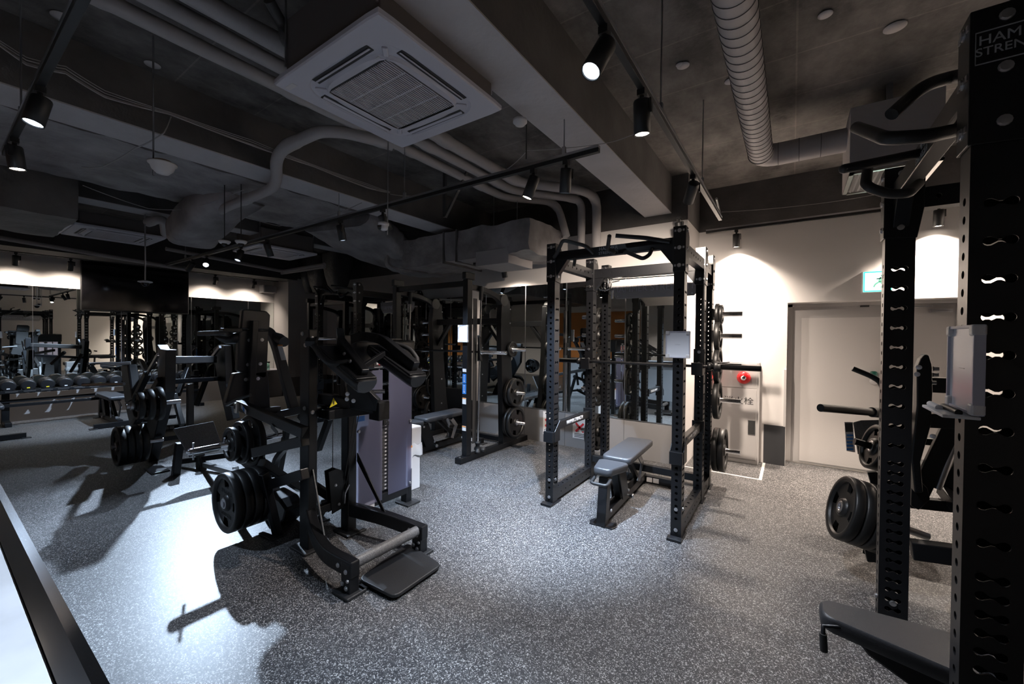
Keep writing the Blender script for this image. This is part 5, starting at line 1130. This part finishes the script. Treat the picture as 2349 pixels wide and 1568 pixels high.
plate_row(c, [1.30, 1.365, 1.43, 1.495], [.222]*4, .06, 'on the lower sleeve of the far press machine', 'plates on the far press machine')
c = A(313, 930, y=1.32); m = MB(); m.cyl((c.x, 1.24, c.z), (c.x, 1.7, c.z), .024, 16); m.build('upper_sleeve', 'steel', pm)
plate_row(c, [1.34, 1.42, 1.50], [.15, .17, .185], .055, 'on the upper sleeve of the far press machine', 'plates on the far press machine')
m = MB(); m.lathe((c.x, 1.31, c.z), (0, -1, 0), [(.027, 0), (.045, 0), (.045, .04), (.027, .045)], 20); tag(m.build('bar_collar', 'steel'), 'steel collar on the upper sleeve of the far press machine', 'collar')
# ================================================================ SMITH MACHINE
def smith(L, label, group=None, plates=None):
    """origin: right front foot centre on the floor; machine spans to -x, back +y"""
    t = thing('smith_machine', label, 'smith machine', tuple(L), group); O = lambda x, y, z: V(L)+V((x, y, z)); WX = 1.36
    for k, x in enumerate((0, -WX)):
        m = MB(); m.box(O(x-.05, -.06, 0), O(x+.05, 1.50, .075)); m.build('base_rail', 'metal', t, bevel=.005)
        bolts(t, [O(x, -.02, .075)], (0, 0, 1), .012)
        m = MB(); m.box(O(x-.04, .06, .075), O(x+.04, .155, 2.33)); m.build('front_upright', 'metal', t, bevel=.005)
        m = MB(); sh = [(.86, .05), (.84, .6), (.80, 1.3), (.78, 1.85), (.80, 2.05), (.90, 2.17), (1.0, 2.12), (1.02, 1.9), (1.04, 1.3), (1.12, .6), (1.22, .05)]
        m.prism([O(x-.045, y, z) for y, z in sh], (.09, 0, 0)); m.build('rear_upright', 'metal', t, bevel=.008)
        m = MB(); m.path(bend([O(x, .10, 2.24), O(x, .45, 2.23), O(x, .78, 2.15), O(x, .95, 1.95)], .15), .07, .07); m.build('top_arm', 'metal', t, bevel=.006)
        m = MB(); m.lathe(O(x-.05, .86, 2.12), (1, 0, 0), [(0, 0), (.09, 0), (.09, .1), (0, .1)], 24); m.build('pulley_housing', 'black', t, bevel=.01); m = MB(); m.box(O(x-.03, .03, 2.33), O(x+.03, .22, 2.42)); m.build('top_cap', 'black', t, bevel=.01)
        m = MB(); m.cyl(O(x+.06, .26, .12), O(x+.06, .31, 2.20), .014, 16); m.build('guide_rod', 'chrome', t)
        m = MB(); m.lathe(O(x+.06, .26, .08), (0, 0, 1), [(0, 0), (.035, 0), (.035, .03), (.028, .03), (.028, .12), (.035, .12), (.035, .15), (0, .15)], 20); m.cyl(O(x+.06, .305, 2.08), O(x+.06, .31, 2.26), .028, 16); m.build('rod_stopper', 'rubber', t)
        m = MB(); m.cyl(O(x+.06, .285, 1.28), O(x+.06, .29, 1.50), .032, 18); m.build('bar_carriage', 'black', t)
        m = MB(); m.box(O(x-.002, .22, .2), O(x+.002, .30, 2.1)); m.build('lock_strip', 'mirror' if k else 'metal2', t)
        m = MB(); m.prism([O(x+.07, .25, 1.30), O(x+.07, .30, 1.28), O(x+.07, .26, 1.60), O(x+.07, .22, 1.62)], (.03, 0, 0)); m.build('safety_latch', 'black', t, bevel=.004)
        m = MB(); m.lathe(O(x+.0, .36, .1), (1, 0, 0), [(0, -.06), (.03, -.06), (.03, .10), (0, .10)], 16); m.build('safety_stop', 'rubber', t)
        bolts(t, [O(x+.045, 1.0, z) for z in (.5, .9, 1.4, 1.8, 2.0)], (1, 0, 0), .01)
        if True:
            s = 1 if k == 0 else -1
            for z, on in ((.37, 1), (.80, 1), (1.42, 1)):
                m = MB(); m.lathe(O(x+s*.045, 1.0, z), (s, 0, 0), [(0, 0), (.03, 0), (.03, .02), (.025, .02), (.025, .27), (0, .275)], 20); m.build('storage_peg', 'chrome', t)
    m = MB(); m.bar(O(0, .11, 2.28), O(-WX, .11, 2.28), .06, .07); m.build('top_crossmember', 'metal', t, bevel=.005)
    m = MB(); m.bar(O(0, .92, 1.83), O(-WX, .92, 1.83), .07, .09); m.build('rear_crossmember', 'metal', t, bevel=.005)
    m = MB(); m.bar(O(-.30, .92, 1.80), O(-.02, .92, 1.45), .05, .06, up=(0, 1, 0)); m.bar(O(-WX+.30, .92, 1.80), O(-WX+.02, .92, 1.45), .05, .06, up=(0, 1, 0)); m.build('diagonal_brace', 'metal', t, bevel=.004)
    m = MB(); m.bar(O(0, 1.1, .06), O(-WX, 1.1, .06), .07, .07); m.build('base_crossmember', 'metal', t, bevel=.004)
    m = MB(); m.cyl(O(-WX-.02, .285, 1.40), O(.10, .285, 1.40), .014, 14); b_ = m.build('bar_shaft', 'metal', t)
    for s, x in ((1, .10), (-1, -WX-.02)): m = MB(); m.lathe(O(x, .285, 1.40), (s, 0, 0), [(0, -.02), (.035, -.02), (.035, .01), (.025, .01), (.025, .39), (0, .395)], 20); m.build('bar_sleeve', 'chrome', b_)
    m = MB(); m.box(O(-.045, .06, .30), O(-.041, .15, .32)); m.build('label_plate', 'sticker', t)
    # stickers on the front upright
    for z0, z1, mt in ((1.15, 1.19, 'sticker'), (1.005, 1.125, 'bluep'), (.87, .995, 'bluep'), (.74, .82, 'sticker'), (.40, .46, 'sticker')):
        m = MB(); m.box(O(-.03, .055, z0), O(.03, .06, z1)); s_ = m.build('instruction_sticker', mt, t)
        if mt == 'bluep':
            m = MB(); m.bar(O(.0, .053, z0+.02), O(.0, .053, z1-.03), .004, .012); m.box(O(-.012, .053, z0+.02), O(.014, .054, z0+.028)); m.sphere(O(0, .053, z1-.022), .007, 8); m.build('pictogram', 'sticker', s_)
        elif z0 < .8: m = MB(); m.box(O(-.03, .053, z1-.012), O(.03, .0545, z1)); m.build('orange_band', 'orange', s_)
    return t
SL = (-3.43, 3.88, 0)
s1 = smith(SL, 'smith machine with its bar on guide rods, left of the power rack', 'smith machines')
c = A(1073, 765, y=3.93); wboard((SL[0]+.0, SL[1]+.035, c.z), .15, .20, (0, -1, 0), 'small whiteboard on the right front post of the smith machine')
for z, R_, n_ in ((.37, .228, 'lowest'), (.80, .205, 'middle')):
    plate((SL[0]+.10, SL[1]+1.0, z), (1, 0, 0), R_, .055, 'big black plate on the %s right peg of the smith machine' % n_, 'plates on the smith machine')
    plate((SL[0]+.16, SL[1]+1.0, z), (1, 0, 0), R_*.97, .05, 'outer black plate on the %s right peg of the smith machine' % n_, 'plates on the smith machine', roll=.3)
plate((SL[0]+.09, SL[1]+1.0, 1.42), (1, 0, 0), .115, .04, 'small black plate on the top right peg of the smith machine', 'plates on the smith machine')
for z, R_, n_ in ((.37, .228, 'lowest'), (.80, .2, 'middle'), (1.42, .115, 'top')):
    plate((SL[0]-1.36-.10, SL[1]+1.0, z), (-1, 0, 0), R_, .055, 'black plate on the %s left peg of the smith machine' % n_, 'plates on the smith machine')
s2 = dup(s1, (-7.6, 4.9, 0), 0, 'far smith machine close to the left corner, seen past the leg machine', 'smith machines')
bench((-4.12, 4.05, 0), 'long flat black bench inside the smith machine', 0, 'adjustable benches')
bench((-7.9, 2.0, 0), 'bench far left of centre between the machines', 1.2, 'adjustable benches')
# ================================================================ BIN beside the calf machine
bn = thing('waste_bin', 'tall beige waste bin with a white liner, behind the calf machine', 'waste bin', (-3.33, 2.9, 0))
m = MB(); m.box((-3.47, 2.76, 0), (-3.22, 3.0, .42)); m.build('bin_body', 'white', bn, bevel=.012)
m = MB(); m.box((-3.48, 2.75, .46), (-3.21, 3.01, .66)); m.build('bin_lid', 'white', bn, bevel=.015)
m = MB(); n = 40; vs = []
for z, k in ((.49, 1.0), (.45, 1.06), (.40, 1.10), (.36, 1.06)):
    for j in range(n):
        t_ = 2*PI*j/n; q = max(abs(math.cos(t_)), abs(math.sin(t_))); w_ = 1+.03*math.sin(9*t_+z*40)
        vs.append(V((-3.345+.132*k*w_*math.cos(t_)/q, 2.88+.127*k*w_*math.sin(t_)/q, z+.012*math.sin(7*t_))))
m.add(vs, [(i*n+j, i*n+(j+1) % n, (i+1)*n+(j+1) % n, (i+1)*n+j) for i in range(3) for j in range(n)], True); m.build('bin_liner', 'bag', bn)
# ================================================================ RIGHT MACHINE behind the near rack
rm = thing('row_machine', 'plate loaded machine with a grey footplate, seen through the foreground rack posts', 'gym machine', (.8, 3.9, 0))
def AY(px, py, y): return A(px, py, y=y)
YR = 3.95
bars(rm, 'frame_beam', 'metal', [
    (AY(2095, 962, 3.7), AY(2235, 967, 3.7), .06, .09), (AY(2100, 880, 3.9), AY(2200, 885, 3.9), .07, .10), (AY(2190, 960, 3.8), AY(2100, 1150, 3.8), .05, .09), (AY(2232, 1010, 3.9), AY(2170, 1130, 3.9), .05, .08),
    (AY(2085, 1150, 3.8), AY(2235, 1165, 3.8), .06, .07), (AY(2090, 1258, 3.3), AY(2235, 1278, 3.3), .08, .10), (AY(2160, 1120, 3.9), AY(2240, 1215, 3.5), .05, .07), (AY(1985, 1270, 3.6), AY(2035, 1275, 3.6), .06, .08),
    (AY(1995, 1275, 3.75), AY(2030, 1130, 3.9), .06, .07), (AY(2000, 1080, 4.1), AY(2030, 1180, 4.1), .05, .06), (AY(2110, 1010, 4.2), AY(2240, 1020, 4.2), .06, .05)])
m = MB(); m.prism([AY(px, py, 3.6) for px, py in ((2103, 845), (2112, 822), (2122, 812), (2132, 815), (2138, 835), (2140, 900), (2136, 975), (2112, 1060), (2118, 1130), (2098, 1130), (2090, 1050), (2103, 930))], (0, .09, 0)); m.build('main_upright', 'metal', rm, bevel=.008)
bolts(rm, [AY(px, py, 3.6) for px, py in ((2108, 842), (2104, 858), (2140, 1000))], (-.3, -1, 0), .012)
m = MB()
for px, py in ((2141, 845), (2140, 859), (2135, 877)): bolt(m, AY(px, py, 3.62), (1, 0, 0), .012, .025)
m.build('bolts', 'bolt', rm)
m = MB(); m.prism([AY(px, py, 3.7) for px, py in ((2092, 1085), (2128, 1120), (2134, 1145), (2108, 1170), (2090, 1160))], (0, .12, 0)); m.build('cam_plate', 'metal', rm, bevel=.006)
m = MB(); m.cyl(AY(2150, 1120, 3.8), AY(2195, 1000, 3.8), .022, 16); m.build('damper', 'steel', rm)
m = MB(); m.tube(bend([AY(1956, 845, 3.6), AY(1998, 862, 3.6), AY(2018, 874, 3.6), AY(2026, 890, 3.65), AY(2030, 930, 3.7)], .06), .017, 12); m.build('angled_handle', 'rubber', rm)
a = AY(1882, 935, 3.4); b = AY(2000, 945, 3.75); m = MB(); m.cyl(a, b, .026, 20); m.build('weight_sleeve', 'metal', rm)
m = MB(); m.cyl(b, b+(b-a)*.5, .034, 20); m.build('sleeve_collar', 'rubber', rm)
m = MB(); m.prism([AY(px, py, 4.6) for px, py in ((1957, 968), (1975, 963), (2040, 962), (2040, 1047), (1968, 1040))], (0, .02, -.01)); m.build('foot_plate_board', 'granite', rm, bevel=.004)
m = MB(); m.prism([AY(px, py, 4.59) for px, py in ((1937, 967), (1956, 967), (1962, 1037), (1942, 1034))], (0, .006, 0)); k_ = m.build('instruction_placard', 'sticker', rm); m = MB(); m.prism([AY(px, py, 4.585) for px, py in ((1938, 970), (1955, 970), (1957, 990), (1940, 990))], (0, .004, 0)); m.build('placard_head', 'ink', k_)
m = MB()
for z in range(5): m.prism([AY(px, py+8*z, 4.583) for px, py in ((1942, 996), (1957, 996), (1957.5, 1000), (1942.5, 1000))], (0, .004, 0))
m.build('placard_text', 'bluep', k_)
ax = V((-.95, -.22, .25)).normalized()
pc = A(1938, 1165, y=3.55)
for k, n_ in enumerate(('outermost', 'second', 'third', 'innermost')):
    plate(pc-ax*(.062*k), ax, .215, .058, n_+' big black plate low on the machine behind the foreground rack', 'plates on the machine behind the foreground rack', roll=.3)
m = MB(); m.cyl(pc+ax*.02, pc-ax*.45, .024, 16); m.build('lower_sleeve', 'steel', rm)
pc = A(2006, 1025, y=3.85)
for k, n_ in enumerate(('outer', 'inner')): plate(pc-ax*(.062*k), ax, .16-.0*k, .05, n_+' small black plate on the upper peg of the machine behind the foreground rack', 'plates on the machine behind the foreground rack')
m = MB(); m.cyl(pc+ax*.12, pc-ax*.25, .024, 16); m.build('upper_sleeve', 'metal', rm)
m = MB(); m.box((.75, 4.3, .55), (1.15, 4.7, .62)); m.build('seat_pad', 'vinylb', rm, bevel=.02)
# near bench
nb = bench((0, 0, 0), 'shaded vinyl bench with pale stitching in the bottom right corner, inside the foreground rack', 0, 'adjustable benches', post=-.12, taper=.55, sl=.44)
m = MB(); m.prism([(-.05, -.58, .43), (-.05, -.20, .43), (-.05, -.16, .28), (-.05, -.40, .31), (-.05, -.54, .38)], (.1, 0, 0)); m.build('seat_bracket', 'metal', nb, bevel=.01)
st = MB(); st.box((-.118, -.21, .497), (-.116, .60, .499)); st.box((.116, -.21, .497), (.118, .60, .499)); st.build('stitching', 'print', nb)
for ch in [c_ for c_ in bpy.data.objects if c_.parent == nb and c_.name.startswith(('lift_handle', 'seat', 'backrest'))]:
    if ch.name.startswith('lift_handle'): bpy.data.objects.remove(ch)
    elif not ch.name.startswith('seat_b'): ch.data.materials[0] = M_['vinylshade']
def bloc(p): return V((-(p.y-2.12), p.x-.80, p.z))
m = MB(); m.tube([bloc(A(1888, 1452, y=1.99)), bloc(A(1890, 1492, y=1.99))], .013, 14); m.build('grip_roller', 'rubber', nb, bevel=.003)
m = MB(); m.tube([bloc(A(1888, 1452, y=1.99)), bloc(A(1888, 1452, y=1.99))+V((0, 0, .03)), (-.05, -.52, .435)], .008, 8); m.build('grip_rod', 'metal', nb)
nb.location = (.80, 2.12, 0); nb.rotation_euler = (0, 0, -PI/2)
# ================================================================ DUMBBELL RACK on the left wall
dr_ = thing('dumbbell_rack', 'low black dumbbell rack along the left wall mirror', 'dumbbell rack', (-11.1, 1.5, 0))
ys = (-1.2, .86, 3.6)
for y in ys:
    m = MB(); m.bar((-11.3, y, .03), (-11.22, y, .78), .08, .09, up=(0, 1, 0)); m.bar((-11.44, y, .035), (-10.86, y, .035), .08, .07); m.build('end_frame', 'metal', dr_, bevel=.005)
for z, x in ((.62, -11.02), (.40, -10.92)):
    m = MB(); m.bar((x+.1, ys[0], z-.03), (x+.1, ys[-1], z-.03), .03, .05); m.bar((x-.16, ys[0], z+.02), (x-.16, ys[-1], z+.02), .03, .05); m.build('shelf_rail', 'metal', dr_, bevel=.003)
m = MB()
for k in range(24): y = ys[0]+.1+.2*k; m.box((-11.2, y-.07, .585), (-10.9, y+.07, .6))
m.build('saddle', 'metal2', dr_)
yy = A(18, 872, x=-10.95).y; step = (A(270, 865, x=-10.95).y-yy)/6.15; k = -9
nm_ = 0
while yy+k*step < 3.5:
    y = yy+k*step; vis = 0 <= k <= 6; R_ = .0945
    t = thing('dumbbell', ('dumbbell number %s from the left in the row on the wall rack' % ('one two three four five six seven'.split()[k]) if vis else 'black dumbbell further along the wall rack'), 'dumbbell', (-11.05, y, .69), 'dumbbells on the wall rack')
    for s in (-1, 1):
        m = MB(); m.lathe((-11.05+s*.055, y, .70), (s, 0, -.15 if s > 0 else .15), [(0, 0), (R_*.86, 0), (R_, .012), (R_, .075), (R_*.92, .085), (R_*.7, .088), (0, .088)], 28); h = m.build('dumbbell_head', 'vinylb', t)
        if s > 0:
            m = MB(); m.box((-11.05+.142, y-.018, .638), (-11.05+.146, y+.018, .655)); m.build('weight_mark', 'yellow' if k % 3 else 'sticker', h)
    m = MB(); m.cyl((-11.11, y, .70), (-10.99, y, .70), .017, 14); m.build('handle_bar', 'steel', t); k += 1
# television
tv = thing('television', 'large black wall television hung over the left mirror', 'television', (-11.3, 2.6, 2.5))
m = MB(); m.box((-11.36, 1.785, 2.05), (-11.30, 3.49, 3.035)); m.build('tv_housing', 'black', tv, bevel=.006)
m = MB(); m.box((-11.301, 1.80, 2.07), (-11.298, 3.475, 3.02)); m.build('screen', 'tv', tv)
m = MB(); m.bar((-11.36, 2.63, 2.55), (-11.5, 2.63, 2.55), .3, .2); m.build('wall_bracket', 'metal', tv)
sp_ = thing('loudspeaker', 'grey box loudspeaker with a white end, high in the far left corner', 'loudspeaker', (-11.35, 5.2, 2.8))
m = MB(); m.box((-11.45, 5.08, 2.70), (-11.2, 5.36, 2.88)); m.build('speaker_body', 'pipe', sp_, bevel=.015)
m = MB(); m.box((-11.44, 5.03, 2.69), (-11.2, 5.08, 2.89)); m.build('front_grille', 'white', sp_, bevel=.015)
# benches by the dumbbells
bench((-10.28, 1.98, 0), 'adjustable bench in front of the dumbbell rack, left of the far press machine', -PI/2, 'adjustable benches')
bench((-10.32, .6, 0), 'bench mostly cut off by the left edge of the picture', -PI/2, 'adjustable benches')
# water/spray bottle on a ledge in far corner
lg = thing('corner_cabinet', 'low grey cabinet in the far left corner', 'cabinet', (-11.1, 5.0, 0)); m = MB(); m.box((-11.48, 4.75, 0), (-11.0, 5.40, .68)); m.build('cabinet_body', 'panel', lg, bevel=.004); m = MB(); m.box((-11.49, 4.74, .68), (-10.99, 5.41, .70)); m.build('cabinet_top', 'acwhite', lg)
sb = thing('spray_bottle', 'pale green spray bottle on the corner cabinet', 'bottle', (-11.15, 5.1, .7)); m = MB(); m.lathe((-11.15, 5.1, .70), (0, 0, 1), [(0, 0), (.06, 0), (.062, .1), (.05, .15), (.02, .18), (0, .18)], 20); m.build('bottle_body', mat('pale_green_liquid', (.3, .6, .5), .3), sb); m = MB(); m.box((-11.17, 5.07, .87), (-11.13, 5.16, .91)); m.build('trigger_head', 'ink', sb)
# ================================================================ LIGHT
w = bpy.data.worlds.new('room_world'); sc.world = w; w.use_nodes = True
w.node_tree.nodes['Background'].inputs[0].default_value = (.5, .5, .55, 1); w.node_tree.nodes['Background'].inputs[1].default_value = .0
def area(p, size, power, col=(1, .93, .88), d=(0, 0, -1)):
    l = bpy.data.lights.new('ceiling_lamp', 'AREA'); l.energy = power; l.size = size; l.color = col
    o = bpy.data.objects.new('ceiling_lamp', l); COL.objects.link(o); o.location = p; o.rotation_euler = V(d).to_track_quat('-Z', 'Y').to_euler()
for x, y in ((-1., -2.2), (-4., -2.4), (-7., -2.2), (-9.5, -1.8), (1.4, -1.)):  # unseen fill spots added to brighten the room from behind the camera
    spot('added fill spotlight behind the camera', (x, y, zt), (.1, -.2, -1), 'led_warm', (70, 110, NEUT, .6), 'added rear spotlights')
vs = sc.view_settings; vs.view_transform = 'Standard'; vs.look = 'None'; vs.gamma = 1; vs.exposure = 0.25; vs.use_curve_mapping = False
sc.cycles.max_bounces = 8; sc.cycles.diffuse_bounces = 4; sc.cycles.glossy_bounces = 5; sc.cycles.transmission_bounces = 6
sc.cycles.sample_clamp_indirect = 4; sc.cycles.caustics_reflective = False; sc.cycles.caustics_refractive = False
sc.cycles.use_denoising = True
